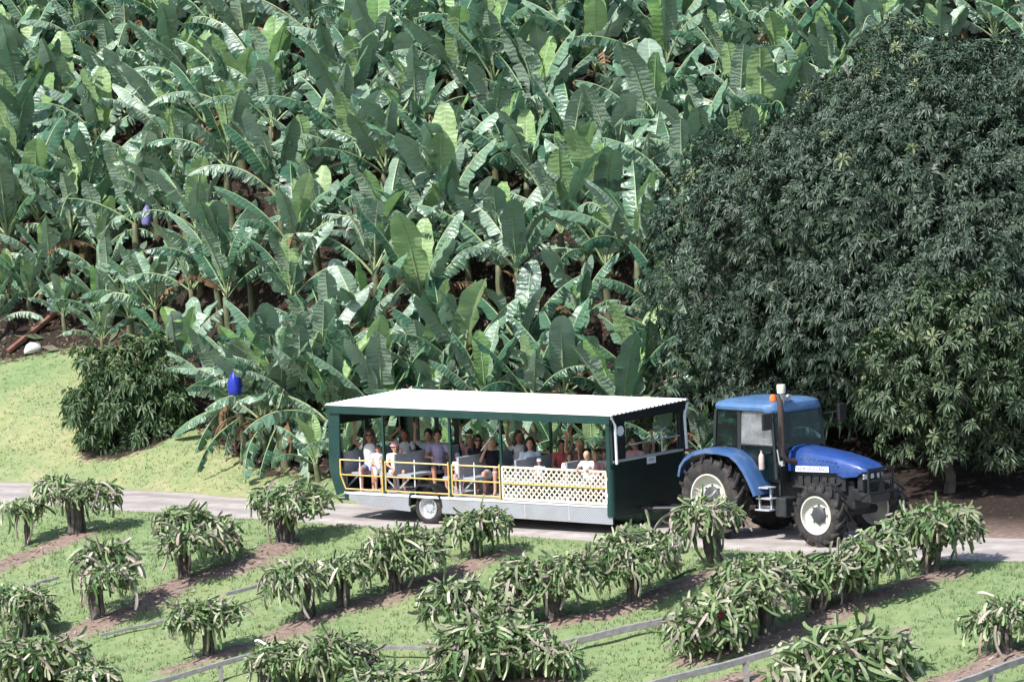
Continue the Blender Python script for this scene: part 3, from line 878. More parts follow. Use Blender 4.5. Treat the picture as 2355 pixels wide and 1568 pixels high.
b = MB(); b.box((3.60, 0, .96), (.28, .62, .20)); b.obj('front_weight', ENG, TC, bevel=.03)
# fenders
def fender(sd):
    b = MB()
    rg = []
    path = [(-.86, 1.30), (-.80, 1.52), (-.66, 1.68), (-.40, 1.83), (-.05, 1.90), (.35, 1.90), (.68, 1.86), (.92, 1.72), (1.10, 1.52), (1.26, 1.28), (1.38, 1.06), (1.40, 1.00)]
    for i, (x, z) in enumerate(path):
        a, c = path[max(0, i - 1)], path[min(len(path) - 1, i + 1)]
        dx, dz = c[0] - a[0], c[1] - a[1]
        l = math.hypot(dx, dz); nxn, nzn = -dz / l, dx / l
        q = []
        for y, o in ((-.64, 0), (-.90, .012), (-1.10, .005), (-1.17, -.03), (-1.185, -.10), (-1.17, -.10), (-1.155, -.045), (-1.09, -.012), (-.90, -.008), (-.64, -.02)):
            q.append((x + nxn * o, y * (1 if sd < 0 else -1), z + nzn * o))
        rg.append(q)
    b.loft(rg)
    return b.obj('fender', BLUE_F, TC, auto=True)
fender(-1); fender(1)
# cab
b = MB(); b.box((.75, 0, 1.33), (1.55, 1.25, .25)); b.prism([(1.0, 1.20), (1.60, 1.20), (1.62, 1.9), (1.0, 1.9)], -.60, .60); b.obj('cab_base', DARKG, TC, bevel=.02)
rings = []
for z, o in ((2.66, -.03), (2.70, .05), (2.76, .06), (2.83, .02), (2.885, -.12), (2.91, -.35)):
    rg = []
    for k in range(28):
        a = 2 * math.pi * k / 28
        ca, sa = math.cos(a), math.sin(a)
        ex = .34
        rg.append((.72 + (abs(ca) ** ex) * (1 if ca > 0 else -1) * (.86 + o), (abs(sa) ** ex) * (1 if sa > 0 else -1) * (.76 + o), z + (-.04 * (ca > .4) if z < 2.8 else 0)))
    rings.append(rg)
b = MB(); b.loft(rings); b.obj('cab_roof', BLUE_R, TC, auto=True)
posts = {'a': [(-.10, 1.92), (-.06, 2.68)], 'b': [(.60, 1.50), (.60, 2.68)], 'c': [(1.62, 1.30), (1.50, 2.68)]}
for sd in (-1, 1):
    for kk, (p0, p1) in posts.items():
        b = MB(); b.bar((p0[0], sd * .77, p0[1]), (p1[0], sd * .73, p1[1]), .07 if kk != 'b' else .10, .07, up=(0, 1, 0)); b.obj('cab_post', DARKG, TC, bevel=.012)
    y0, y1 = sd * .775, sd * .735
    b = MB(); b.add([(-.07, y0, 1.93), (.56, y0, 1.93), (.56, y1, 2.67), (-.04, y1, 2.67)], [(0, 1, 2, 3)]); b.obj('side_window', GLASS_T, TC)
    b = MB(); b.add([(.64, y0, 1.62), (.95, y0, 1.25), (1.60, y0, 1.25), (1.555, y0, 1.98), (.64, y0, 1.98)], [(0, 1, 2, 3, 4)]); dw = b.obj('cab_door', GLASS_T, TC)
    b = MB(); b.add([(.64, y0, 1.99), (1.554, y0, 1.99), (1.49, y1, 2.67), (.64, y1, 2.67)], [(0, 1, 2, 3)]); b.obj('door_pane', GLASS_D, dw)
    b = MB(); b.bar((1.35, y0 * 1.03, 1.85), (1.50, y0 * 1.03, 1.85), .03); b.obj('handle', BLACK, dw)
    b = MB(); b.bar((.64, y0, 1.98), (1.58, y0, 1.98), .03, .03); b.obj('door_rail', DARKG, dw)
b = MB(); b.add([(1.63, -.75, 1.90), (1.63, .75, 1.90), (1.51, .72, 2.67), (1.51, -.72, 2.67)], [(0, 1, 2, 3)]); b.obj('windscreen', GLASS_T, TC)
b = MB(); b.add([(-.12, -.75, 1.92), (-.12, .75, 1.92), (-.07, .72, 2.67), (-.07, -.72, 2.67)], [(0, 1, 2, 3)]); b.obj('rear_window', GLASS_T, TC)
b = MB(); b.box((.45, 0, 1.72), (.5, .5, .14)); b.box((.2, 0, 2.05), (.12, .5, .62), rot=(0, R(-8), 0)); b.obj('seat', SEATM, TC, bevel=.04)
b = MB(); b.lathe([(.19, 0), (.205, .012), (.19, .025), (.175, .012)], c=(1.15, 0, 2.0), axis='z', n=24, closed=True); b.tube([(1.15, 0, 2.0), (1.35, 0, 1.75)], .03, 8); b.bar((.97, 0, 2.01), (1.33, 0, 2.01), .025); b.obj('steering_wheel', BLACK, TC)
b = MB(); b.box((1.40, 0, 1.85), (.25, .6, .25)); b.obj('dashboard', DARKG, TC, bevel=.03)
# exhaust, air intake, beacon, lamps, mirror
b = MB(); b.tube([(1.85, -.40, 1.64), (1.78, -.66, 1.70), (1.76, -.74, 1.82), (1.75, -.74, 2.80), (1.73, -.74, 2.92), (1.67, -.74, 3.02)], [.06, .06, .068, .062, .058, .05], 12); b.obj('exhaust_pipe', RUST, TC, auto=True)
b = MB(); b.tube([(1.58, -.50, 2.72), (1.60, -.54, 3.06)], .035, 10); 
b.obj('intake_pipe', GALV, TC, auto=True)
b = MB(); b.lathe([(.001, 3.06), (.085, 3.06), (.088, 3.10), (.092, 3.20), (.085, 3.24), (.001, 3.24)], c=(1.60, -.54, 0), axis='z', n=20); b.obj('intake_bowl', IVORY, TC, auto=True)
b = MB(); b.lathe([(.001, 2.85), (.055, 2.85), (.055, 2.88), (.075, 2.89), (.075, 2.97), (.05, 3.02), (.001, 3.03)], c=(1.35, -.52, 0), axis='z', n=18); b.obj('beacon', ORANGE, TC, auto=True)
for y in (-.36, -.22):
    b = MB(); b.tube([(1.50, y, 2.86), (1.50, y, 2.93)], .014, 6); b.lathe([(.001, 1.45), (.045, 1.46), (.06, 1.52), (.055, 1.535), (.001, 1.535)], c=(0, y, 2.95), axis='x', n=14); b.obj('work_lamp', GALV, TC, auto=True)
b = MB(); b.tube([(1.58, -.76, 2.52), (1.72, -1.10, 2.55)], .016, 6); b.box((1.74, -1.16, 2.53), (.06, .24, .34), rot=(0, 0, R(-8))); b.obj('mirror', BLACK, TC, bevel=.012)
b = MB(); b.tube([(1.58, .76, 2.52), (1.72, 1.10, 2.55)], .016, 6); b.box((1.74, 1.16, 2.53), (.06, .24, .34), rot=(0, 0, R(8))); b.obj('mirror', BLACK, TC, bevel=.012)
b = MB(); b.lathe([(.001, 1.50), (.055, 1.50), (.06, 1.53), (.06, 1.76), (.04, 1.82), (.02, 1.84), (.02, 1.89), (.001, 1.89)], c=(1.30, -.88, 0), axis='z', n=14); b.obj('extinguisher', EXTI, TC, auto=True)
b = MB(); b.box((1.66, -.66, 1.62), (.10, .06, .10)); b.tube([(1.45, -.72, 1.93), (1.60, -.72, 1.90), (1.64, -.70, 1.60)], .022, 6); b.obj('hydraulic_block', GALV, TC)
b = MB(); b.bar((1.62, -.68, 1.55), (1.62, -.68, .95), .05); b.obj('front_stay', ENG, TC)
# steps, tank, toolbox
for z, x in ((1.14, 1.40), (.92, 1.46), (.68, 1.42)):
    b = MB(); b.box((x, -.92, z), (.40, .26, .03)); b.obj('step', GALV, TC, bevel=.006)
b = MB(); b.bar((1.58, -.92, .68), (1.56, -.92, 1.16), .035); b.bar((1.26, -.92, .68), (1.24, -.92, 1.16), .035); b.obj('step_frame', GALV, TC)
b = MB(); b.box((1.78, -.70, .74), (.30, .36, .40)); b.obj('toolbox', ENG, TC, bevel=.03)
b = MB(); b.box((1.50, .55, .80), (.9, .42, .42)); b.obj('fuel_tank', ENG, TC, bevel=.05)
b = MB(); b.bar((-.5, 0, .52), (-1.15, 0, .52), .10, .06); b.bar((-.3, -.35, .75), (-1.0, -.30, .58), .06, .06); b.bar((-.3, .35, .75), (-1.0, .30, .58), .06, .06); b.obj('tow_hitch', ENG, TC)
# ------------------------------------------------------------------ people
def skin(n, c): return mat(n, c, rough=.55, var=.06, scale=14)
SKIN_A, SKIN_B, SKIN_C = skin('skin_light', (.55, .29, .21)), skin('skin_tan', (.45, .22, .15)), skin('skin_brown', (.30, .15, .10))
def cloth(n, c): return mat(n, c, rough=.85, var=.10, scale=18, spec=.15, bump=.25, bscale=25)
CL = {k: cloth('cloth_' + k, c) for k, c in dict(white=(.86, .85, .86), cream=(.80, .74, .64), lilac=(.44, .38, .56), grey=(.40, .40, .44), black=(.02, .02, .025), lightblue=(.58, .64, .76), red=(.45, .09, .09), pink=(.62, .33, .33), navy=(.04, .06, .13), denim=(.16, .21, .36), brown=(.17, .10, .07), yellow=(.70, .58, .28), khaki=(.30, .26, .19)).items()}
HAIR = {k: mat('hair_' + k, c, rough=.5, var=.3, scale=25) for k, c in dict(brown=(.085, .045, .025), dark=(.014, .010, .009), fair=(.34, .22, .11), light=(.42, .33, .22)).items()}
PEND = []   # meshes to be fused into one skin

def fuse(mb, name, m_, parent, voxel=.013):
    o = mb.obj(name, m_, parent)
    md = o.modifiers.new('fuse', 'REMESH'); md.mode = 'VOXEL'; md.voxel_size = voxel; md.use_smooth_shade = True
    sm = o.modifiers.new('smooth', 'SMOOTH'); sm.factor = .5; sm.iterations = 3
    PEND.append(o)
    return o

def hand(b, w, d, up, side, s, spread):
    """palm, four fingers and a thumb leaving the side of the palm"""
    d = d.normalized(); n = d.cross(up)
    if n.length < .01: n = Vector((1, 0, 0))
    n.normalize(); up = n.cross(d).normalized()
    b.capsule(w, w + d * .075 * s, .030 * s, .036 * s)
    pc = w + d * .085 * s
    for k, (o, l) in enumerate(((-1.5, .062), (-.5, .075), (.5, .072), (1.5, .052))):
        p0 = pc + n * (o * .019 * s)
        p1 = p0 + (d + n * o * spread * .16).normalized() * l * .55 * s
        p2 = p1 + (d + n * o * spread * .16 + up * .35).normalized() * l * .5 * s
        b.capsule(p0, p1, .0115 * s, .011 * s, 6); b.capsule(p1, p2, .011 * s, .0095 * s, 6)
    t0 = w + d * .03 * s + n * (.03 * s * side)
    t1 = t0 + (d * .6 + n * side).normalized() * .04 * s
    b.capsule(t0, t1, .014 * s, .012 * s, 6); b.capsule(t1, t1 + (d + n * .3 * side).normalized() * .03 * s, .012 * s, .010 * s, 6)

def person(px, py, v, label, top, bottom, hair, sk=None, turn=0.0, arms=('rest', 'rest'), long_hair=0.0, hat=None, shades=False, stand=False, sleeve=.5, lean=0.0, trousers=.55):
    sk = sk or SKIN_A
    # where the head is: on the line of sight, v metres in from the near rail
    d = ray(px, py)
    P0 = TR_O + tv * (NB + v)
    t = float((P0 - CAM_P) @ tv / (d @ tv))
    hd = CAM_P + d * t
    floor_z = TR_O[2] + .62
    if stand:
        s = (hd[2] - floor_z) / 1.46
        hip_z = floor_z + .72 * s
        s_t = s
    else:
        seat = TR_O[2] + .99
        s = max(.56, min(1.12, (hd[2] - seat) / .735))
        hip_z = seat
    E = empty('person', (hd[0], hd[1], hip_z), turn, label, 'person', 'passengers riding in the trailer')
    X = lambda x, y, z: Vector((x * s, y * s, z * s))
    pel, wai, che, nec, hea = X(0, 0, .09), X(0, .0, .25), X(0, -.01 + lean * .5, .43), X(0, -.005 + lean, .565), X(0, -.02 + lean * 1.1, .725)
    shl = [X(sd * .165, lean * .8, .505) for sd in (-1, 1)]
    hip = [X(sd * .09, 0, .07) for sd in (-1, 1)]
    if stand:
        kne = [X(sd * .10, -.03, -.33) for sd in (-1, 1)]; ank = [X(sd * .10, .0, -.67) for sd in (-1, 1)]; toe = [X(sd * .11, -.12, -.70) for sd in (-1, 1)]
    else:
        kne = [X(sd * .13, -.40, .09) for sd in (-1, 1)]; ank = [X(sd * .12, -.42, -.31) for sd in (-1, 1)]; toe = [X(sd * .12, -.55, -.36) for sd in (-1, 1)]
    poses = {
        'rest': ((.235, -.07, .27), (.15, -.28, .19), (-.4, -1, -.1)),
        'rail': ((.26, -.20, .33), (.17, -.42, .33), (-.3, -1, 0)),
        'wave': ((.30, -.06, .62), (.27, -.10, .87), (0, -.1, 1)),
        'high': ((.25, -.03, .74), (.22, -.05, 1.0), (0, 0, 1)),
        'head': ((.33, -.10, .66), (.16, -.10, .80), (-.6, .0, .8)),
        'phone': ((.23, -.20, .36), (.10, -.32, .60), (-.2, -.3, 1)),
        'point': ((.30, -.30, .55), (.45, -.50, .62), (.6, -.7, .3)),
    }
    elb, wri, hdir = [], [], []
    for i, sd in enumerate((-1, 1)):
        e_, w_, h_ = poses[arms[i]]
        elb.append(X(sd * e_[0], e_[1] + lean * .8, e_[2])); wri.append(X(sd * w_[0], w_[1] + lean * .8, w_[2])); hdir.append(Vector((sd * h_[0], h_[1], h_[2])))
    b = MB()
    def cap(a, c, ra, rb): b.capsule(a, c, ra * s, rb * s, 9)
    cap(pel, wai, .125, .115); cap(wai, che, .115, .13); cap(che, nec, .11, .055); cap(nec, hea, .05, .05)
    cap(shl[0], shl[1], .062, .062)
    b.ball(hea + X(0, 0, .015), (.086 * s, .102 * s, .120 * s), 12, 9)
    b.ball(hea + X(0, -.035, -.05), (.062 * s, .060 * s, .070 * s), 10, 7)
    b.capsule(hea + X(0, -.098, .01), hea + X(0, -.118, -.025), .010 * s, .016 * s, 6)
    for sd in (-1, 1): b.ball(hea + X(sd * .088, .005, -.005), (.012 * s, .022 * s, .032 * s), 8, 6)
    for i, sd in enumerate((-1, 1)):
        cap(hip[i], kne[i], .085, .058); cap(kne[i], ank[i], .056, .036); cap(ank[i], toe[i], .042, .030)
        cap(shl[i], elb[i], .052, .040); cap(elb[i], wri[i], .038, .027)
        hand(b, wri[i], hdir[i], Vector((0, -1, .1)), -sd, s, 1.0 if arms[i] in ('wave', 'high') else .4)
    fuse(b, 'body', sk, E)
    # top
    b = MB()
    k = 1.10
    b.capsule(pel - X(0, 0, .02), wai, .128 * s * k, .118 * s * k, 10); b.capsule(wai, che, .118 * s * k, .134 * s * k, 10); b.capsule(che, che + (nec - che) * .55, .125 * s, .085 * s, 10)
    b.capsule(shl[0], shl[1], .070 * s, .070 * s, 10)
    if sleeve > 0:
        for i in range(2): b.capsule(shl[i], shl[i] + (elb[i] - shl[i]) * sleeve, .066 * s, .058 * s, 10)
    fuse(b, 'shirt', CL[top], E, .015)
    b = MB()
    b.capsule(hip[0], hip[1], .105 * s, .105 * s, 10); b.capsule(pel, pel + X(0, 0, .05), .135 * s, .130 * s, 10)
    for i in range(2): b.capsule(hip[i], hip[i] + (kne[i] - hip[i]) * trousers, .098 * s, .078 * s, 10)
    fuse(b, 'shorts', CL[bottom], E, .015)
    # hair
    b = MB()
    b.ball(hea + X(0, .018, .035), (.103 * s, .112 * s, .120 * s), 12, 9)
    b.ball(hea + X(0, .045, -.02), (.094 * s, .075 * s, .10 * s), 10, 7)
    if long_hair:
        for sx in (-.07, -.03, .03, .07):
            b.capsule(hea + X(sx * 1.15, .03, .0), hea + X(sx * 1.8, .045 if abs(sx) < .05 else -.03, -.12 - long_hair), .050 * s, .036 * s, 8)
    fuse(b, 'hair', HAIR[hair], E, .013)
    # face
    for sd in (-1, 1):
        b = MB(); b.ball(hea + X(sd * .034, -.095, .018), (.011 * s, .008 * s, .007 * s), 8, 6); b.obj('eye', HAIR['dark'], E, smooth=True)
    b = MB(); b.ball(hea + X(0, -.098, -.058), (.022 * s, .008 * s, .007 * s), 8, 6); b.obj('mouth', mat('lips', (.40, .14, .12), rough=.5), E, smooth=True)
    if shades:
        b = MB()
        for sd in (-1, 1): b.ball(hea + X(sd * .037, -.106, .018), (.034 * s, .010 * s, .024 * s), 10, 6)
        b.bar(hea + X(-.09, -.10, .02), hea + X(.09, -.10, .02), .006, .006)
        b.obj('sunglasses', BLACK, E, smooth=True)
    if hat:
        b = MB()
        hm, brim, kind = hat
        c = hea + X(0, .005, .07)
        if kind == 'brim':
            b.lathe([(.001, .085 * s), (.07 * s, .08 * s), (.092 * s, .05 * s), (.098 * s, .0), (brim * s, -.025 * s), (brim * s, -.034 * s), (.095 * s, -.012 * s)], c=c, axis='z', n=22)
        else:
            b.lathe([(.001, .08 * s), (.06 * s, .072 * s), (.092 * s, .04 * s), (.098 * s, -.015 * s)], c=c, axis='z', n=20)
            P = [c + X(math.cos(a) * .098, -abs(math.sin(a)) * .098, -.012) for a in np.linspace(0, math.pi, 9)]
            Q = [c + X(math.cos(a) * .090, -.06 - abs(math.sin(a)) * .13, -.03) for a in np.linspace(0, math.pi, 9)]
            b.add(P + Q, [(i, i + 1, i + 10, i + 9) for i in range(8)])
        ho = b.obj('hat', CL[hm], E, smooth=True)
    return E, [p.copy() for p in wri], s

person(849, 1000, .80, 'woman with long brown hair and sunglasses waving at the rear of trailer', 'white', 'denim', 'brown', SKIN_B, R(-8), ('wave', 'rest'), long_hair=.16, shades=True, sleeve=0)
person(868, 1030, .45, 'small child in white beside the rear post of trailer', 'white', 'white', 'dark', SKIN_A, R(10), ('rest', 'rest'), stand=True, hat=('black', .12, 'cap'))
person(907, 1027, .60, 'child in pale pink sun hat with bare legs behind yellow rail', 'cream', 'lightblue', 'fair', SKIN_A, R(14), ('rest', 'phone'), hat=('pink', .135, 'brim'))
person(930, 998, 2.0, 'woman with long wavy brown hair and hand raised to her head', 'white', 'denim', 'brown', SKIN_B, R(-12), ('head', 'rest'), long_hair=.2, sleeve=.4)
person(1005, 1001, 1.45, 'bearded man in lilac shirt resting his forearms on bench back', 'lilac', 'navy', 'dark', SKIN_B, R(6), ('rail', 'rail'))
person(985, 999, 1.85, 'person in grey shirt waving behind the man in lilac', 'grey', 'khaki', 'dark', SKIN_A, R(-15), ('wave', 'rest'))
person(1079, 1012, 2.25, 'person with one arm up at the far side by the dark post', 'pink', 'navy', 'fair', SKIN_A, R(0), ('high', 'rest'))
person(1097, 1012, 1.35, 'woman with dark hair, sunglasses and black top', 'black', 'navy', 'dark', SKIN_B, R(12), ('rest', 'phone'), long_hair=.1, shades=True, sleeve=.3)
PH = person(1130, 1018, 1.12, 'boy in black top holding up a selfie stick', 'black', 'grey', 'fair', SKIN_A, R(-10), ('phone', 'rest'))
person(1052, 1050, .55, 'toddler in white with dark blue cap behind yellow rail', 'white', 'pink', 'dark', SKIN_A, R(5), ('rail', 'rail'), hat=('navy', .12, 'cap'))
person(1192, 1003, 2.1, 'woman in white sleeveless dress with both hands at her long hair', 'white', 'white', 'brown', SKIN_B, R(8), ('high', 'head'), long_hair=.22, sleeve=0)
person(1218, 1018, 1.15, 'smiling woman with long black hair and pale blue shirt', 'lightblue', 'denim', 'dark', SKIN_A, R(-4), ('rest', 'rest'), long_hair=.25)
person(1240, 1066, .75, 'toddler in white cap looking over the lattice gate', 'lightblue', 'denim', 'fair', SKIN_A, R(0), ('rail', 'rail'), hat=('white', .12, 'cap'))
person(1291, 1023, 1.55, 'woman in red top with one arm raised behind lattice gate', 'red', 'brown', 'dark', SKIN_C, R(6), ('rest', 'high'), sleeve=.3)
person(1333, 1023, 1.15, 'person in brown top waving an arm near the front bench', 'brown', 'navy', 'fair', SKIN_B, R(-16), ('wave', 'rest'), sleeve=.3)
person(1308, 1050, .80, 'brown-haired child in cream top waving beside the woman in red', 'cream', 'khaki', 'brown', SKIN_B, R(8), ('rest', 'wave'), long_hair=.1)
person(1350, 1046, .22, 'fair-haired child in white shirt leaning over the lattice gate', 'white', 'white', 'light', SKIN_A, R(-20), ('rail', 'rail'), stand=True, lean=-.05)
person(1368, 1050, .96, 'child in pink top behind the one leaning over the gate', 'pink', 'navy', 'fair', SKIN_B, R(10), ('rest', 'rest'))
person(1390, 1045, 1.28, 'child in light shirt sitting next to the front corner post', 'cream', 'denim', 'brown', SKIN_B, R(-5), ('rest', 'rest'))
person(1461, 1009, 1.55, 'person in pink top sitting behind the front opening of trailer', 'pink', 'denim', 'dark', SKIN_B, R(-42), ('rest', 'rail'))
person(1487, 1026, 1.95, 'child in grey shirt with arm raised behind the front opening of trailer', 'grey', 'denim', 'fair', SKIN_A, R(-46), ('rest', 'high'))
bpy.context.view_layer.update()
dg = bpy.context.evaluated_depsgraph_get()
done = []
for o in PEND:
    done.append((o, bpy.data.meshes.new_from_object(o.evaluated_get(dg))))
for o, me in done:
    nm = o.data.name
    old = o.data
    o.modifiers.clear()
    o.data = me
    me.polygons.foreach_set('use_smooth', [True] * len(me.polygons))
    bpy.data.meshes.remove(old)
    me.name = nm
# selfie stick in the boy's hand
pe, wr, s_ = PH
w0 = Vector(pe.location) + Euler((0, 0, pe.rotation_euler[2])).to_matrix() @ (wr[0] + Vector((-.02, -.03, .08)) * s_)
b = MB(); b.tube([w0 + Vector((-.06, .02, -.08)), w0 + Vector((.14, -.06, .18)), w0 + Vector((.34, -.14, .44))], [.014, .010, .008], 8); b.box(w0 + Vector((.36, -.15, .47)), (.08, .012, .15), rot=(0, R(35), 0))
tag(b.obj('selfie_stick', PIPE, None), 'thin white selfie stick held up by the boy in black', 'selfie stick')
# ------------------------------------------------------------------ banana leaves
BAN = leaf_mat('banana_leaf', [(.03, .095, .05), (.08, .185, .10), (.17, .29, .18), (.32, .43, .32)], (.27, .36, .27), rough=.38, trans=.27, streak=.4, spec=.75)
BAN_Y = leaf_mat('banana_young_leaf', [(.20, .36, .12), (.29, .46, .17), (.38, .52, .24)], (.30, .43, .20), rough=.42, trans=.38, streak=.3, spec=.5)
BAN_D = leaf_mat('banana_dead_leaf', [(.12, .075, .04), (.20, .125, .065), (.29, .20, .12)], (.22, .14, .08), rough=.8, trans=.15, spec=.2)
BAN_M = leaf_mat('banana_midrib', [(.20, .29, .13), (.30, .38, .19), (.38, .43, .26)], (.3, .38, .19), rough=.45, trans=0)
STEM_M = mat('banana_stem', (.12, .13, .065), rough=.6, var=.35, scale=5, dirt=(.10, .06, .035), dirt_amt=.9)

def leaf_mesh(name, L, W, arch, fold, tear, seed, m_, m2, pet=.28, twist=0.0, ragged=.0, ns=18):
    rg = random.Random(seed)
    b = MB()
    n = ns
    pts, tang = [], []
    p = Vector((0, 0, 0)); prev = 0
    tot = pet + L
    ts = [i / (n + 3) for i in range(n + 4)]
    for t in ts:
        a = -arch * (t ** 1.5)
        d = Vector((math.cos(a), 0, math.sin(a)))
        if t > 0: p = p + d * (tot / (n + 3))
        pts.append(p.copy()); tang.append(d)
    # midrib
    rr = [.030 * (1 - .85 * t) + .003 for t in ts]
    b.tube([q - Vector((0, 0, .006)) for q in pts], rr, 5, caps=False, mi=1)
    t0 = pet / tot
    def at(t):
        f = max(0, min(.9999, t)) * (len(ts) - 1); i = int(f); w = f - i
        return pts[i].lerp(pts[i + 1], w), tang[i].lerp(tang[i + 1], w).normalized()
    def width(s):
        return W / 2 * max(.02, min(1, (s / .16)) ** .6 * (1 - max(0, (s - .55) / .45) ** 2.2) ** .55)
    for sd in (-1, 1):
        i = 0
        cuts = [0]
        while cuts[-1] < n:
            cuts.append(min(n, cuts[-1] + (1 if rg.random() < tear * .75 else rg.choice((2, 3, 4, 6)) if rg.random() < tear else n)))
        whole = len(cuts) == 2
        for c0, c1 in zip(cuts, cuts[1:]):
            dr = fold + (0 if whole else rg.uniform(-.35, .6) * (.4 + tear)) 
            dr2 = dr + (.15 if whole else rg.uniform(.1, .9) * tear)
            sh = .10 + rg.uniform(0, .12)
            shrink = rg.uniform(1 - ragged, 1)
            gap = 0 if whole else rg.uniform(.12, .30) / max(1, c1 - c0)
            rows = []
            wph = rg.uniform(0, 6.28)
            for j in range(c0, c1 + 1):
                s = j / n
                wv_ = .22 * math.sin(s * 17 + wph) + .12 * math.sin(s * 31 + wph * 2)
                q, d = at(t0 + (1 - t0) * s)
                side = Vector((0, sd, 0)); side = (Euler((twist * s, 0, 0)).to_matrix() @ side)
                nrm = side.cross(d).normalized() * (1 if sd < 0 else -1)
                if nrm.z < 0 and abs(arch) < 1.2: nrm = -nrm
                w = width(min(.985, s)) * shrink
                wb = 0.0 if c0 < j < c1 else (gap if j == c0 else -gap) * (L / n) * (c1 - c0)
                e1 = q + side * (w * .5 * math.cos(dr)) - nrm * (w * .5 * math.sin(dr)) + d * (sh * w * .5 + wb * .6)
                wob = rg.uniform(-.02, .02) * W * 2
                e2 = e1 + side * (w * .5 * math.cos(dr2 + wv_)) - nrm * (w * .5 * math.sin(dr2 + wv_) + wob) + d * (sh * w * .6 + wb)
                rows.append((q, e1, e2))
            P = [v for r_ in rows for v in r_]
            F = []
            for k in range(len(rows) - 1):
                for h in range(2):
                    a_, b_, c_, d_ = k * 3 + h, (k + 1) * 3 + h, (k + 1) * 3 + h + 1, k * 3 + h + 1
                    F.append((a_, b_, c_, d_) if sd > 0 else (d_, c_, b_, a_))
            b.add(P, F, 0)
    return b.mesh(name, [m_, m2], smooth=True)

LF_NEW = [leaf_mesh('leaf', 1.55 + .1 * k, .56 + .04 * k, .12 + .16 * k, (-.35, -.15, .1, -.5)[k], 0.0, 40 + k, BAN_Y, BAN_M, pet=.22) for k in range(4)]
LF_UP = [leaf_mesh('leaf', 1.7 + .08 * k, .56 + .03 * (k % 3), .35 + .13 * k, (-.5, -.15, .3, .5, .1)[k], .30 + .1 * k, 60 + k, BAN, BAN_M, pet=.28) for k in range(5)]
LF_MID = [leaf_mesh('leaf', 1.8 + .06 * k, .60, .40 + .13 * k, .38 + .06 * k, .75 + .05 * k, 80 + k, BAN, BAN_M, pet=.34, twist=(-.4, .3, .6, -.7, .2, 0)[k], ns=24) for k in range(6)]
LF_OLD = [leaf_mesh('leaf', 1.75 + .06 * k, .56, .75 + .20 * k, .80 + .05 * k, .97, 100 + k, BAN, BAN_M, pet=.36, twist=(.5, -.5, .2, -.2, .8)[k], ragged=.35, ns=30) for k in range(5)]
LF_BROWN = [leaf_mesh('leaf', 1.6, .46, 1.3 + .3 * k, .7, .95, 140 + k, BAN_D, BAN_D, pet=.34, ragged=.4, twist=.3 - .3 * k, ns=26) for k in range(3)]
LF_DEAD = [leaf_mesh('leaf', 1.3 + .1 * k, .36, 2.2 + .2 * k, 1.0, .95, 120 + k, BAN_D, BAN_D, pet=.3, ragged=.5, twist=.4 * k, ns=22) for k in range(4)]

def stem_mesh(name, h, r0, r1, seed):
    rg = random.Random(seed)
    b = MB()
    pts, rs = [], []
    for i in range(9):
        t = i / 8
        pts.append((.05 * math.sin(t * 3 + seed), .05 * math.cos(t * 2.3 + seed), h * t - .15))
        rs.append(r0 + (r1 - r0) * t + rg.uniform(-.008, .008) + (.03 if i == 0 else 0))
    b.tube(pts, rs, 10)
    return b.mesh(name, STEM_M, smooth=True)
STEMS = [stem_mesh('stem', 1.0, .12 + .01 * k, .075, k) for k in range(3)]

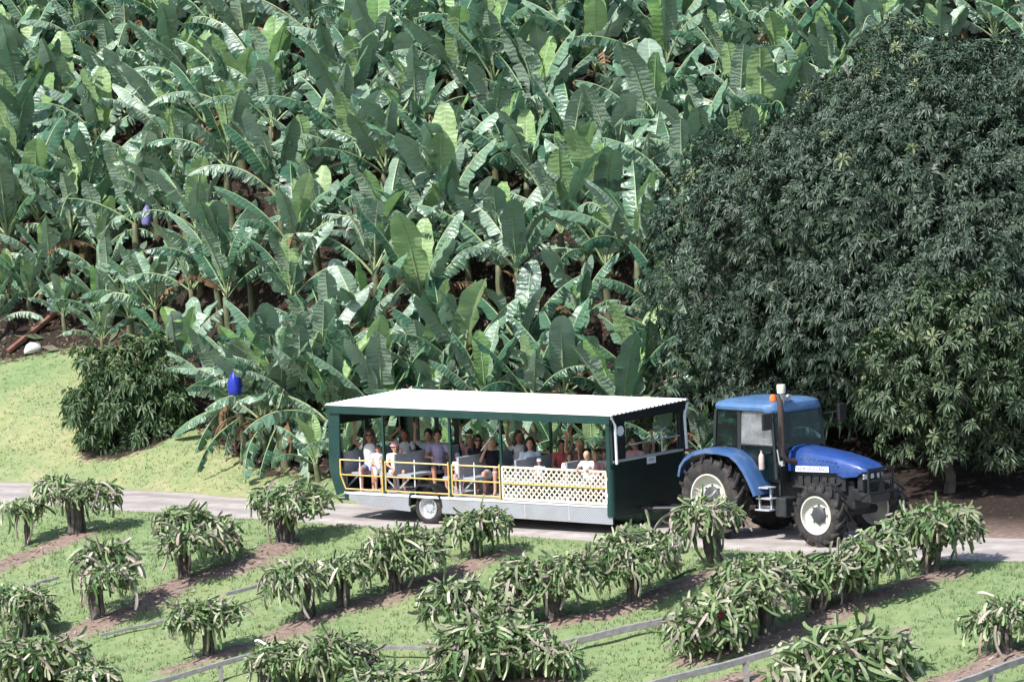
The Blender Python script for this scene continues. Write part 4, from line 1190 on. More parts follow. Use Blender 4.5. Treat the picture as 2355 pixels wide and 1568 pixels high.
BANANAS = []
ORD = ['first', 'second', 'third', 'fourth', 'fifth', 'sixth', 'seventh', 'eighth', 'ninth', 'tenth', 'eleventh', 'twelfth', 'thirteenth', 'fourteenth', 'fifteenth', 'sixteenth', 'seventeenth', 'eighteenth', 'nineteenth', 'twentieth', 'twenty-first', 'twenty-second', 'twenty-third', 'twenty-fourth', 'twenty-fifth', 'twenty-sixth', 'twenty-seventh', 'twenty-eighth', 'twenty-ninth', 'thirtieth', 'thirty-first', 'thirty-second', 'thirty-third', 'thirty-fourth']
def banana(x, y, hs, sc, seed, hero=None, nleaf=None, lean=0.0, dead=None, skirt=0):
    rg = random.Random(seed)
    z = float(height(x, y))
    e = empty('banana_plant', (x, y, z - .02), 0.0)
    st = link('pseudostem', STEMS[seed % 3], e, scale=(sc, sc, hs + .15))
    n = nleaf or rg.choice((10, 11, 11, 12, 13))
    az0 = rg.uniform(0, 6.28)
    info = dict(e=e, x=x, y=y, z=z, hs=hs, n=n, hero=hero, dead=0)
    for i in range(n):
        az = az0 + i * 2.4 + rg.uniform(-.25, .25)
        t = i / (n - 1)
        el = R(86 - 43 * t ** .95 + rg.uniform(-10, 9))
        if i == 0: me = rg.choice(LF_NEW)
        elif i == 1 and rg.random() < .35: me = rg.choice(LF_NEW)
        elif t < .42: me = rg.choice(LF_UP)
        elif t < .66: me = rg.choice(LF_MID)
        else: me = rg.choice(LF_OLD)
        brown = t > .6 and rg.random() < .07
        if brown: me = rg.choice(LF_BROWN)
        s = sc * rg.uniform(.85, 1.12) * (1.0 if i else .95)
        roll = rg.uniform(-.35, .35)
        if hero and i == 0:
            haz, hel, hsc, hroll = hero
            me = LF_NEW[seed % 2]; az = haz; el = hel; s = hsc; roll = hroll
        zz = hs * (1 - .10 * t) - .03
        lo = link('leaf', me, e, (rg.uniform(-.03, .03), rg.uniform(-.03, .03), zz), (roll, -el, az), s)
        if brown: lo['label'] = 'dry brown leaf'; info['dead'] += 1
    for k in range(skirt):                                     # old leaves hanging round the stem
        link('leaf', rg.choice(LF_MID + LF_OLD), e, (0, 0, hs * .82), (rg.uniform(-.3, .3), -R(rg.uniform(-38, 5)), az0 + 1.2 + k * 1.57 + rg.uniform(-.4, .4)), sc * rg.uniform(.7, .9))
    nd = dead if dead is not None else (rg.random() < .35)
    for k in range(int(nd)):
        o = link('leaf', rg.choice(LF_DEAD), e, (0, 0, hs * .85), (0, -R(rg.uniform(-25, 30)), rg.uniform(0, 6.28)), sc * rg.uniform(.8, 1.0))
        o['label'] = 'brown dead leaf hanging down'
        info['dead'] += 1
    BANANAS.append(info)
    return e

def hero_at(px, py, tipx, tipy, hs, sc, w=1.0, seed=0, **kw):
    """a plant whose newest leaf starts and points as in the photo"""
    g = ground_under(px, py, hs)
    if g is None: return
    # leaf turned so that its face looks to the camera: it leans a little away and to the side
    dx, dz = (tipx - px) / 104.0, (py - tipy) / 104.0
    Lw = math.hypot(dx, dz)
    el = math.atan2(dz, abs(dx) + .10)
    dy = .18 * Lw
    az = math.atan2(dy, dx)
    el = math.atan2(dz, math.hypot(dx, dy))
    full = 1.9
    sc_leaf = Lw / math.cos(.18) / full * 1.05
    roll = 0.0
    banana(float(g[0]), float(g[1]), hs, sc, seed, hero=(az, el, sc_leaf * w, roll), **kw)

HEROES = [
    ((632, 852), (588, 698), 1.45, 1.0), ((893, 525), (855, 368), 1.7, 1.0), ((1290, 520), (1245, 402), 1.9, 1.05),
    ((388, 300), (384, 108), 1.8, 1.1), ((572, 640), (548, 540), 1.2, .85), ((1135, 315), (1168, 210), 1.7, .95),
    ((1700, 265), (1722, 165), 1.8, 1.0), ((2040, 95), (2030, -40), 1.8, 1.1), ((1073, 560), (1085, 470), 1.5, .9),
    ((222, 470), (165, 305), 1.7, 1.05), ((640, 440), (758, 275), 1.7, 1.1), ((1205, 795), (1165, 675), 1.3, .95),
    ((1330, 730), (1330, 640), 1.3, .85), ((1610, 345), (1600, 240), 1.7, .95), ((840, 760), (785, 645), 1.4, .95),
    ((590, 275), (570, 185), 1.7, .95), ((250, 655), (243, 555), 1.1, .8), ((1440, 260), (1420, 210), 1.7, .9),
    ((1015, 780), (975, 705), 1.2, .85), ((300, 730), (275, 705), .8, .6),
    ((235, 775), (228, 700), .75, .55), ((960, 60), (975, -40), 1.8, 1.0), ((1400, 110), (1415, 40), 1.8, .9),
    ((1500, 430), (1490, 340), 1.7, .9), ((760, 205), (745, 110), 1.8, 1.0), ((40, 205), (10, 60), 1.8, 1.0),
]
for i, ((px, py), (tx, ty), hs, sc) in enumerate(HEROES):
    hero_at(px, py, tx, ty, hs, sc, seed=500 + i, dead=(i in (6, 10, 12)))
# the clump on the lawn beside the trailer's tail
for px, py, hs, sc, sd in ((562, 1062, 1.35, .95, 901), (655, 1072, 1.5, 1.05, 902), (610, 1070, 1.2, 1.0, 907), (700, 1050, 1.3, 1.0, 903), (745, 1000, 1.5, 1.05, 905), (600, 1020, 1.3, .95, 906), (680, 1020, 1.3, 1.0, 908), (520, 1010, 1.0, .9, 909)):
    g = ground_hit(px, py)
    banana(float(g[0]), float(g[1]), hs, sc, sd, nleaf=13, dead=2 if sd in (902, 907) else 1, skirt=4)

for px, py, hs, sc, sd in ((25, 690, 1.9, 1.15, 911), (95, 660, 2.0, 1.15, 912), (170, 690, 1.8, 1.1, 913), (-40, 720, 1.7, 1.15, 914), (20, 735, .8, .65, 915), (232, 775, .7, .6, 916), (70, 745, .7, .75, 919), (150, 770, .55, .6, 920), (120, 720, 1.0, .85, 921), (-10, 790, .6, .7, 922), (330, 775, .9, .8, 923), (205, 640, 2.0, 1.1, 917), (295, 765, .8, .65, 918)):
    g = ground_hit(px, py)
    banana(float(g[0]), float(g[1]), hs, sc, sd, dead=1 if sd in (911, 912) else 0)

# the rest of the plantation: contour rows with loose spacing
MANGO_C = None
def crown_hides(px, py):
    return ((px - 2300) / 740.0) ** 2 + ((py - 650) / 580.0) ** 2 < .78 or (px > 1640 and 500 < py < 1000)
rows = 0
y_off = .7
placed = [(q['x'], q['y']) for q in BANANAS]
for r_ in range(24):
    xs = np.arange(-17, 15, 1.27) + (.63 if r_ % 2 else 0)
    for j, x in enumerate(xs):
        rg = random.Random(r_ * 100 + j)
        x = float(x + rg.uniform(-.45, .45))
        y = float(hill_base(x) + y_off + rg.uniform(-.4, .4))
        z = float(height(x, y))
        px, py = pix((x, y, z + 2.2))
        if px < (-130 if py < 330 else -340) or px > 2480 or py < -210: continue  # unseen plants past the left edge are added to shade the bank
        bx, by = pix((x, y, z))
        if crown_hides(px, py): continue
        if bx < 330 and by > 790: continue                      # clearing above the lawn, far left
        if bx < 200 and by > 735: continue
        if rg.random() < .04: continue
        if min(((x - a) ** 2 + (y - b_) ** 2 for a, b_ in placed), default=9) < .82 ** 2: continue
        placed.append((x, y))
        low = by > 900
        hs = rg.uniform(1.0, 1.5) if low else rg.uniform(1.35, 2.1)
        banana(x, y, hs, rg.uniform(.84, 1.18), r_ * 100 + j)
    y_off += 1.24

# suckers along the foot of the hill behind the trailer
for j, x in enumerate(np.arange(-4.6, 6.5, .78)):
    rg = random.Random(7000 + j)
    x = float(x + rg.uniform(-.2, .2)); y = float(hill_base(x) - .25 + rg.uniform(-.3, .3))
    banana(x, y, rg.uniform(.35, .7), rg.uniform(.55, .8), 7000 + j, nleaf=7, dead=0)

# labels: by look, then by place in the plantation
LOOKS = ['with arching shredded leaves', 'with broad upright leaves', 'with torn drooping leaves', 'with glossy spreading leaves']
order = sorted(BANANAS, key=lambda q: q['y'] - float(hill_base(q['x'])))
bands = {}
for q in order:
    k = max(0, int((q['y'] - float(hill_base(q['x']))) / 1.24))
    bands.setdefault(k, []).append(q)
for kk, (k, L_) in enumerate(sorted(bands.items())):
    L_.sort(key=lambda q: q['x'])
    for j, q in enumerate(L_):
        look = 'with tall pale new leaf' if q['hero'] else ('with brown dead leaves' if q['dead'] else LOOKS[(j * 7 + kk * 3) % 4])
        row = 'lowest hillside row' if kk == 0 else ORD[kk] + ' hillside row'
        tag(q['e'], 'banana plant %s, %s from left in %s' % (look, ORD[j], row), 'banana plant', 'banana plants on the hillside')

# ------------------------------------------------------------------ dragon fruit plants
PIT = leaf_mat('pitaya_stem', [(.07, .14, .05), (.115, .195, .075), (.17, .25, .105), (.25, .31, .155), (.36, .375, .24), (.50, .48, .38)], (.2, .26, .12), rough=.5, trans=0, spec=.4)
PIT_DRY = leaf_mat('pitaya_dry_stem', [(.33, .25, .21), (.42, .36, .30), (.30, .26, .20)], (.3, .25, .2), rough=.7, trans=0)
PIT_TR = mat('pitaya_trunk', (.10, .085, .075), rough=.9, var=.4, scale=9, bump=.8, bscale=30, dirt=(.20, .18, .165), dirt_amt=.6)

def pit_mesh(kind, seed, m_):
    """one fleshy three-winged stem length, bending over along its way"""
    rg = random.Random(seed)
    if kind == 'strap': L, bend, n = rg.uniform(.20, .34), R(rg.uniform(10, 65)), 5
    elif kind == 'long': L, bend, n = rg.uniform(.42, .62), R(rg.uniform(20, 65)), 9
    else: L, bend, n = rg.uniform(.16, .28), R(rg.uniform(-10, 30)), 5
    b = MB()
    rings = []
    p = Vector((0, 0, 0))
    r_ph = rg.uniform(0, 6.28); wob = rg.uniform(-.4, .4)
    seg = rg.uniform(.24, .34)
    for i in range(n + 1):
        t = i / n
        a = -bend * t
        yaw = wob * t
        d = Vector((math.cos(a) * math.cos(yaw), math.cos(a) * math.sin(yaw), math.sin(a)))
        if i: p = p + d * (L / n)
        ref = Vector((0, 0, 1)) if abs(d.z) < .9 else Vector((1, 0, 0))
        u_ = d.cross(ref).normalized(); v_ = u_.cross(d).normalized()
        cons = .66 + .34 * abs(math.sin(math.pi * t * L / seg)) ** .6 if kind == 'long' else .55 + .45 * math.sin(math.pi * min(1, t * 1.15 + .12)) ** .5 if t < .8 else .9
        r = .033 * cons * (1 if t < .9 else .68)
        tw = r_ph + t * .9
        rings.append([p + u_ * ((r if k % 2 == 0 else r * .40) * math.cos(tw + k * math.pi / 3)) + v_ * ((r if k % 2 == 0 else r * .40) * math.sin(tw + k * math.pi / 3)) for k in range(6)])
    b.loft(rings)
    return b.mesh('stem', m_, smooth=False)
PM = {k: [pit_mesh(k, s + 31 * i, PIT) for s in range(c)] for i, (k, c) in enumerate((('strap', 9), ('long', 5), ('tip', 6)))}
PIT_Y = leaf_mat('pitaya_fresh_stem', [(.14, .24, .07), (.21, .30, .10), (.30, .36, .16)], (.2, .26, .12), rough=.45, trans=0, spec=.4)
for me_ in PM['tip']: me_.materials[0] = PIT_Y
PD = [pit_mesh(k, s + 900, PIT_DRY) for s, k in enumerate(('strap', 'strap', 'long', 'tip'))]

def mop_spot(rg, low=-.35):
    """place on the shaggy umbrella (unit) and the way the stem lies there"""
    az = rg.uniform(0, 6.283)
    c = 1 - (1 - low) * rg.random() ** .9            # height on the dome
    ph = math.acos(max(-1, min(1, c)))
    rad = math.sin(min(ph, 1.75))
    out = Vector((math.cos(az), math.sin(az), 0))
    pos = out * rad * .76 + Vector((0, 0, math.cos(ph) * .44))
    tang = out * math.cos(ph) - Vector((0, 0, 1)) * math.sin(ph)
    nrm = out * math.sin(ph) + Vector((0, 0, 1)) * math.cos(ph)
    return pos, tang, nrm, az, ph

def lay(d, roll):
    d = d.normalized()
    az = math.atan2(d.y, d.x); el = math.asin(max(-1, min(1, d.z)))
    return (roll, -el, az)

def mop_mass(seed, n):
    """inner tangle of stems, too dense to pick apart"""
    rg = random.Random(seed)
    b = MB()
    for _ in range(n):
        pos, tang, nrm, az, ph = mop_spot(rg, -.5)
        me = rg.choice(MASS_SRC)
        d = tang * .7 + nrm * rg.uniform(.1, .9) + Vector((rg.uniform(-1, 1), rg.uniform(-1, 1), rg.uniform(-.7, .6)))
        M = Matrix.Translation(pos * rg.uniform(.40, 1.02) - d.normalized() * .11) @ Euler(lay(d, rg.uniform(-3, 3))).to_matrix().to_4x4()
        b.add([M @ Vector(q) for q in me[0]], me[1])
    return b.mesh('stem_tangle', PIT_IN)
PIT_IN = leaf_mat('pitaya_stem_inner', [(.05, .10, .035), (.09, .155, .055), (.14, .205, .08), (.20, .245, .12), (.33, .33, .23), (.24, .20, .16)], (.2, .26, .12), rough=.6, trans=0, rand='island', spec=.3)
MASS_SRC = []
for k_ in ('strap', 'long', 'tip', 'strap'):
    for me_ in PM[k_][:3]:
        MASS_SRC.append(([tuple(v_.co) for v_ in me_.vertices], [tuple(p_.vertices) for p_ in me_.polygons]))
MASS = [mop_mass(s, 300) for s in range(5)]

def pit_trunk(seed, r0):
    rg = random.Random(seed)
    b = MB()
    b.tube([(0, 0, -.1), (.01, 0, .3), (0, .01, .6), (0, 0, 1.0)], [r0 * .8, r0 * .72, r0 * .75, r0 * .85], 9)
    for k in range(8):
        a0 = rg.uniform(0, 6.28); tw = rg.uniform(-1.2, 1.2)
        pts = [(math.cos(a0 + tw * t) * r0 * rg.uniform(.75, 1.15), math.sin(a0 + tw * t) * r0 * rg.uniform(.75, 1.15), t * 1.05 - .1) for t in (0, .2, .4, .6, .8, 1.0)]
        b.tube(pts, [r0 * .34 * rg.uniform(.7, 1.2) for _ in pts], 5)
    return b.mesh('trunk', PIT_TR)
TRK = [pit_trunk(s, .125) for s in range(4)]
FRUIT = mat('dragon_fruit_skin', (.55, .03, .06), rough=.4, var=.2, scale=20)

PLABEL = [
    'spindly dragon fruit plant at the left edge below the road', 'large dragon fruit plant on a thick post nearest the road at left', 'straggly dragon fruit plant with pinkish dried top, left side',
    'round bushy dragon fruit plant below the road, left of the trailer', 'dragon fruit plant on dark post just below the trailer tail', 'low flat-topped dragon fruit plant beside the grey rail',
    'dragon fruit plant touching a taller one below trailer wheel', 'tall dense dragon fruit plant below the trailer wheel', 'narrow drooping dragon fruit plant below grey rail at left',
    'dragon fruit plant cut by left edge, half way down', 'big dragon fruit plant in the bottom left corner', 'small grey-green dragon fruit plant at bottom, left of the middle',
    'dragon fruit plant with arching dark stems at bottom, left of middle', 'dragon fruit plant mostly below the bottom edge at left', 'dragon fruit plant in front of the trailer wheel',
    'dragon fruit plant with dark trunk right of the wide middle clump', 'wide dragon fruit plant in the middle of the foreground', 'bright yellow-green dragon fruit plant at bottom middle',
    'dragon fruit plant at bottom middle beside the timber rail', 'dragon fruit plant on slim post below the trailer front corner', 'dragon fruit plant mostly below the bottom edge near middle',
    'pale dragon fruit plant on thick twisted trunk before the rear tractor wheel', 'dragon fruit plant bearing one red fruit', 'dragon fruit plant right behind the one with red fruit',
    'dragon fruit plant below the front tractor wheel', 'spreading dragon fruit plant on slim post right of the front tractor wheel', 'big dragon fruit plant on thick post before the tractor nose',
    'largest dragon fruit plant at the bottom, right of middle', 'sparse dragon fruit plant at the right edge',
]
for i, ((bs, cr, hw, look), g) in enumerate(zip(PITAYA, PIT_POS)):
    rg = random.Random(3000 + i)
    gx_, gy_ = float(g[0]), float(g[1])
    gz_ = float(height(gx_, gy_))
    d = ray(*cr); t = (gy_ - CAM_P[1]) / d[1]
    cpos = CAM_P + d * t
    off = Vector((cpos[0] - gx_, 0, 0))
    toph = max(.72, cpos[2] - gz_ + .08)
    s = hw / 100.0 * 1.19
    e = empty('dragon_fruit_plant', (gx_, gy_, gz_), rg.uniform(0, .5), PLABEL[i], 'dragon fruit plant', 'dragon fruit plants in rows below the road')
    ci, si = math.cos(-e.rotation_euler[2]), math.sin(-e.rotation_euler[2])
    ox, oy = off.x * ci, off.x * si
    tkr = {'thin': .55, 'grey': 1.35}.get(look, rg.uniform(.85, 1.2))
    if i in (1, 26, 4): tkr = 1.35
    tr = link('trunk', TRK[i % 4], e, (0, 0, 0), (math.atan2(-oy, 1.2) * .5, math.atan2(ox, 1.2) * .6, rg.uniform(0, 6)), (tkr, tkr, toph))
    thin = look in ('thin', 'pale')
    lobes = []                                                # the crown hangs in uneven lobes
    nl = 2 if thin else rg.choice((2, 3, 3))
    la0 = rg.uniform(0, 6.28)
    for q in range(nl):
        la = la0 + q * 6.28 / nl + rg.uniform(-.5, .5)
        lr = rg.uniform(.18, .42) * s
        lobes.append((Vector((lr * math.cos(la), lr * math.sin(la), rg.uniform(-.20, .12) * s)), rg.uniform(.62, .88)))
    for q, (lo_, lk) in enumerate(lobes):
        k_ = s * lk * (.75 if thin else 1.0)
        mo = link('stem_tangle', MASS[(i + q) % 5], e, Vector((ox, oy, toph - .16 * s)) + lo_, (rg.uniform(-.35, .35), rg.uniform(-.35, .35), rg.uniform(0, 6.28)), (k_ * rg.uniform(.9, 1.15), k_, k_ * rg.uniform(.85, 1.2)))
        mo['kind'] = 'stuff'
    droopy = i in (5, 8, 11, 12)
    cen = Vector((ox, oy, toph - .16 * s))
    for q in range(60 if thin else 98):
        pos, tang, nrm, az, ph = mop_spot(rg, -.75 if droopy else -.55)
        lo_, lk = lobes[q % nl]
        pos = Vector((pos.x * s * lk, pos.y * s * lk, pos.z * max(.85, s) * lk))
        jit = Vector((rg.uniform(-.75, .75), rg.uniform(-.75, .75), rg.uniform(-.45, .45)))
        if q < (26 if not droopy else 12):                     # fresh shoots standing up on top
            kd = 'tip'; pos = Vector((rg.uniform(-.38, .38) * s * lk, rg.uniform(-.38, .38) * s * lk, rg.uniform(.20, .33) * s * lk)); d = Vector((pos.x * 1.2, pos.y * 1.2, rg.uniform(.25, .9))) + jit * .6
        elif q < 38:
            kd = 'long'; d = tang * .9 + nrm * rg.uniform(.3, .9) + jit
        else:
            kd = 'strap'; d = tang * .75 + nrm * rg.uniform(.2, 1.1) + jit
        dry = rg.random() < (.25 if look in ('pink', 'pale', 'grey') else .06)
        me = rg.choice(PD) if dry else rg.choice(PM[kd])
        ss = (.75 + .25 * s) * rg.uniform(.8, 1.15)
        start = cen + lo_ + pos - d.normalized() * (.12 * ss)
        o = link('stem', me, e, start, lay(d, rg.uniform(-.5, .5)), ss)
        if dry and rg.random() < .25: o['label'] = 'dried greyish stem'
    for q in range(5 if not thin else 3):                     # old stems hanging to the ground
        az = rg.uniform(0, 6.28)
        rr = rg.uniform(.18, .45) * s
        hz = toph - rg.uniform(.25, .45)
        link('stem', rg.choice(PM['long']) if rg.random() < .6 else PD[2], e, (ox + rr * math.cos(az), oy + rr * math.sin(az), hz), (rg.uniform(-.3, .3), R(rg.uniform(55, 85)), az), 1.0)
    if look == 'fruit':
        d2 = ray(1655, 1418); t2 = (gy_ - .45 - CAM_P[1]) / d2[1]; fp = CAM_P + d2 * t2
        b = MB(); b.ball((0, 0, 0), (.065, .065, .085), 12, 9)
        for k in range(16):
            a = k * 2.4; zz = -.06 + .125 * k / 15
            q = Vector((.062 * math.cos(a), .062 * math.sin(a), zz))
            b.capsule(q, q * 1.35 + Vector((0, 0, .03)), .018, .005, 5)
        o = b.obj('fruit', FRUIT, e, smooth=True)
        rel = Vector((fp[0] - gx_, fp[1] - gy_, fp[2] - gz_))
        o.location = (rel.x * ci - rel.y * si, rel.x * si + rel.y * ci, rel.z)
        o['label'] = 'single red fruit among the stems'
# ------------------------------------------------------------------ leafy trees
MANGO_L = leaf_mat('mango_leaves', [(.013, .034, .018), (.025, .055, .030), (.044, .080, .046), (.095, .128, .084)], (.05, .08, .048), rough=.46, trans=.12, rand='island', spec=.4)
MANGO_G = leaf_mat('green_tree_leaves', [(.018, .040, .018), (.032, .064, .028), (.056, .095, .042), (.10, .14, .062)], (.07, .11, .05), rough=.48, trans=.18, rand='island', spec=.5)
BUSH_L = leaf_mat('bush_leaves', [(.03, .075, .028), (.055, .12, .045), (.10, .18, .06), (.18, .25, .09)], (.07, .12, .05), rough=.45, trans=.2, rand='island', spec=.35)
FRESH_L = leaf_mat('fresh_leaves', [(.13, .18, .07), (.18, .23, .10), (.23, .26, .14)], (.18, .22, .1), rough=.45, trans=.2, rand='island')
BARK = mat('tree_bark', (.13, .11, .09), rough=.9, var=.35, scale=6, bump=.9, bscale=22)

for m_ in (MANGO_L, MANGO_G, BUSH_L):          # flushes of paler growth, patch by patch
    for n_ in m_.node_tree.nodes:
        if n_.bl_idname == 'ShaderNodeTexNoise': n_.inputs['Scale'].default_value = .8
        if n_.bl_idname == 'ShaderNodeMapRange': n_.inputs[3].default_value = .62; n_.inputs[4].default_value = 1.5

def rosettes(C, Dv, size, k=9, rng=RNG, droop=.5):
    """C (n,3) centres, Dv (n,3) outward directions -> leaf triangles"""
    n = len(C)
    Dv = Dv / np.linalg.norm(Dv, axis=1, keepdims=True)
    ref = np.where(np.abs(Dv[:, 2:3]) < .9, np.array([[0, 0, 1.0]]), np.array([[1.0, 0, 0]]))
    A = np.cross(Dv, ref); A /= np.linalg.norm(A, axis=1, keepdims=True)
    B = np.cross(A, Dv)
    th = (np.arange(k)[None, :] * 2 * np.pi / k + rng.uniform(0, 6.28, (n, 1)) + rng.uniform(-.3, .3, (n, k)))
    el = rng.uniform(-.1, .9, (n, k))
    d = (A[:, None] * np.cos(th)[..., None] + B[:, None] * np.sin(th)[..., None]) * np.cos(el)[..., None] + Dv[:, None] * np.sin(el)[..., None]
    L = size * rng.uniform(.7, 1.2, (n, k))[..., None]
    down = np.array([0, 0, -1.0])
    side = np.cross(d, Dv[:, None] * np.ones_like(d)); side /= np.linalg.norm(side, axis=2, keepdims=True) + 1e-6
    base = C[:, None] + d * .02
    mid = base + d * L * .5 + down * L * .08 * droop
    tip = base + d * L * .92 + down * L * .5 * droop * rng.uniform(.4, 1.3, (n, k))[..., None]
    w = L * .13
    v = np.stack([base, mid - side * w, tip, mid + side * w], 2).reshape(-1, 3)
    q = np.arange(n * k)[:, None] * 4
    f = np.concatenate([q + np.array([[0, 1, 2]]), q + np.array([[0, 2, 3]])], 0)
    return v, f

def clump_points(clumps, per_m2, rng, inner=.35):
    """rosette places on lumpy balls; a share lies inside"""
    C, Dv = [], []
    for c, r in clumps:
        n = int(per_m2 * 4 * math.pi * r * r)
        d = rng.normal(size=(n, 3)); d /= np.linalg.norm(d, axis=1, keepdims=True)
        d = d[(d[:, 2] > -.55)]
        n = len(d)
        rad = r * np.where(rng.random(n) < inner, rng.uniform(.55, .95, n), rng.uniform(.92, 1.10, n))
        rad *= 1 + .13 * np.sin(d[:, 0] * 7 + c[0] * 3) * np.sin(d[:, 1] * 6 + c[2]) + .08 * np.sin(d[:, 2] * 11 + c[1])
        C.append(np.asarray(c) + d * rad[:, None]); Dv.append(d + np.array([0, 0, .35]))
    return np.concatenate(C), np.concatenate(Dv)

def inside_other(C, clumps, f=.80):
    keep = np.ones(len(C), bool)
    for c, r in clumps:
        keep &= np.linalg.norm(C - np.asarray(c), axis=1) > r * f
    return keep

def rosette_mesh(name, size, seed, m_):
    rg = np.random.default_rng(seed)
    v, f = rosettes(np.zeros((1, 3)), np.array([[0, 0, 1.0]]), size, 12, rg, 1.1)
    return np_mesh(name, v, f, m_)

def limbs(root, base, targets, r0, split):
    b = MB()
    base = Vector(base)
    top = Vector(split)
    b.tube([base + Vector((0, 0, -.3)), base.lerp(top, .35) + Vector((.06, 0, 0)), base.lerp(top, .7) + Vector((-.04, .03, 0)), top], [r0 * 1.35, r0, r0 * .88, r0 * .75], 12)
    o = b.obj('trunk', BARK, root, smooth=True)
    for t in targets:
        t = Vector(t)
        mid = top.lerp(t, .5) + Vector((random.uniform(-.2, .2), random.uniform(-.2, .2), random.uniform(-.1, .4)))
        b = MB(); b.tube([top - Vector((0, 0, .15)), top.lerp(mid, .5), mid, mid.lerp(t, .6), t], [r0 * .62, r0 * .5, r0 * .36, r0 * .2, r0 * .06], 8)
        b.obj('limb', BARK, root, smooth=True)

def at_depth(px, py, y):
    d = ray(px, py); return CAM_P + d * ((y - CAM_P[1]) / d[1])

# big mango
def big_tree():
    y0 = 2.2
    cx = at_depth(2278, 650, y0)
    gz = float(height(9.3, y0))
    rng = np.random.default_rng(11)
    clumps = []
    N = 250
    RX, RY, RZ = 7.35, 5.5, 5.7
    for i in range(N):
        # even spread over the ball
        z = 1 - 2 * (i + .5) / N; ph = i * 2.399963
        r = math.sqrt(1 - z * z)
        d = np.array([r * math.cos(ph), r * math.sin(ph), z])
        if d[1] > .55 or d[0] > .45: continue
        c = cx + d * np.array([RX, RY, RZ]) * rng.uniform(.79, .95)
        rr = rng.uniform(.5, 1.1)
        if c[2] < gz + 1.7 + .9 * (d[1] < -.3): c[2] = gz + 1.7 + rng.uniform(.3, 1.2)
        clumps.append((c, rr))
    for px, py, dy in ((1600, 820, -.4), (1610, 920, -.2), (1590, 560, .3), (1585, 640, .2), (1600, 480, .5), (1640, 420, .8), (1700, 900, -.8), (1790, 880, -1.0), (1590, 700, 0), (1880, 900, -1.2), (2020, 880, -1.4), (2300, 300, -1.5), (1640, 960, .6)):
        clumps.append((at_depth(px, py, y0 + dy), rng.uniform(.8, 1.05)))
    for i in range(26):   # the inner mass that closes the crown
        d = rng.normal(size=3); d /= np.linalg.norm(d)
        if d[0] > .5: continue
        clumps.append((cx + d * np.array([RX, RY, RZ]) * rng.uniform(.35, .62), rng.uniform(1.3, 1.9)))
    # rounded outline as in the photo: nothing outside a soft hull
    C, Dv = clump_points(clumps, 19, rng)
    Dv = Dv + .6 * (C - cx) / np.array([RX, RY, RZ])
    k = inside_other(C, clumps, .72) & (C[:, 2] > height(C[:, 0], C[:, 1]) + 1.3)
    C, Dv = C[k], Dv[k]
    root = empty('mango_tree', (9.3, y0, gz), 0, 'huge round dark green mango tree behind the tractor', 'tree')
    v, f = rosettes(C, Dv, .145, 11, rng, 1.1)
    d = rng.normal(size=(11000, 3)); d /= np.linalg.norm(d, axis=1, keepdims=True)         # shaded foliage deeper in
    d = d[(d[:, 0] < .5) & (d[:, 1] < .6)]
    C2 = cx + d * np.array([RX, RY, RZ]) * rng.uniform(.50, .84, (len(d), 1))
    C2 = C2[C2[:, 2] > height(C2[:, 0], C2[:, 1]) + 1.2]
    v2, f2 = rosettes(C2, (C2 - cx) + np.array([0, 0, .5]), .34, 8, rng, .6)
    f = np.concatenate([f, f2 + len(v)]); v = np.concatenate([v, v2])
    v = v - np.array([9.3, y0, gz])
    o = bpy.data.objects.new('crown', np_mesh('crown', v, f, MANGO_L)); COL.objects.link(o); o.parent = root; o['kind'] = 'stuff'
    limbs(root, (0, 0, 0), [(-3.5, -2.5, 4.5), (-4, .5, 5.5), (0, -3.2, 6), (2.5, -2, 6.5), (-1.5, 1, 8), (3.5, 1, 6), (-2.4, -3.2, 3.2), (1, -3.5, 3.5)], .38, (-.1, -.2, 2.2))
    ms = [rosette_mesh('leaf_cluster', .19, s, MANGO_L) for s in range(5)] + [rosette_mesh('leaf_cluster', .22, s + 9, FRESH_L) for s in range(2)]
    out = (C - cx) / np.array([RX, RY, RZ]); rad = np.linalg.norm(out, axis=1)
    cand = np.where((rad > .86) & (out[:, 1] < .1))[0]
    for i in rng.choice(cand, min(240, len(cand)), replace=False):
        dd = Vector(Dv[i]).normalized()
        q = dd.to_track_quat('Z', 'Y').to_euler()
        fresh = rng.random() < (.28 if out[i, 2] > .45 else .05)
        link('leaf_cluster', ms[5 + int(rng.integers(2))] if fresh else ms[int(rng.integers(5))], root, Vector(C[i] - np.array([9.3, y0, gz])) + dd * .06, q, float(rng.uniform(.9, 1.25)))
    return len(f)

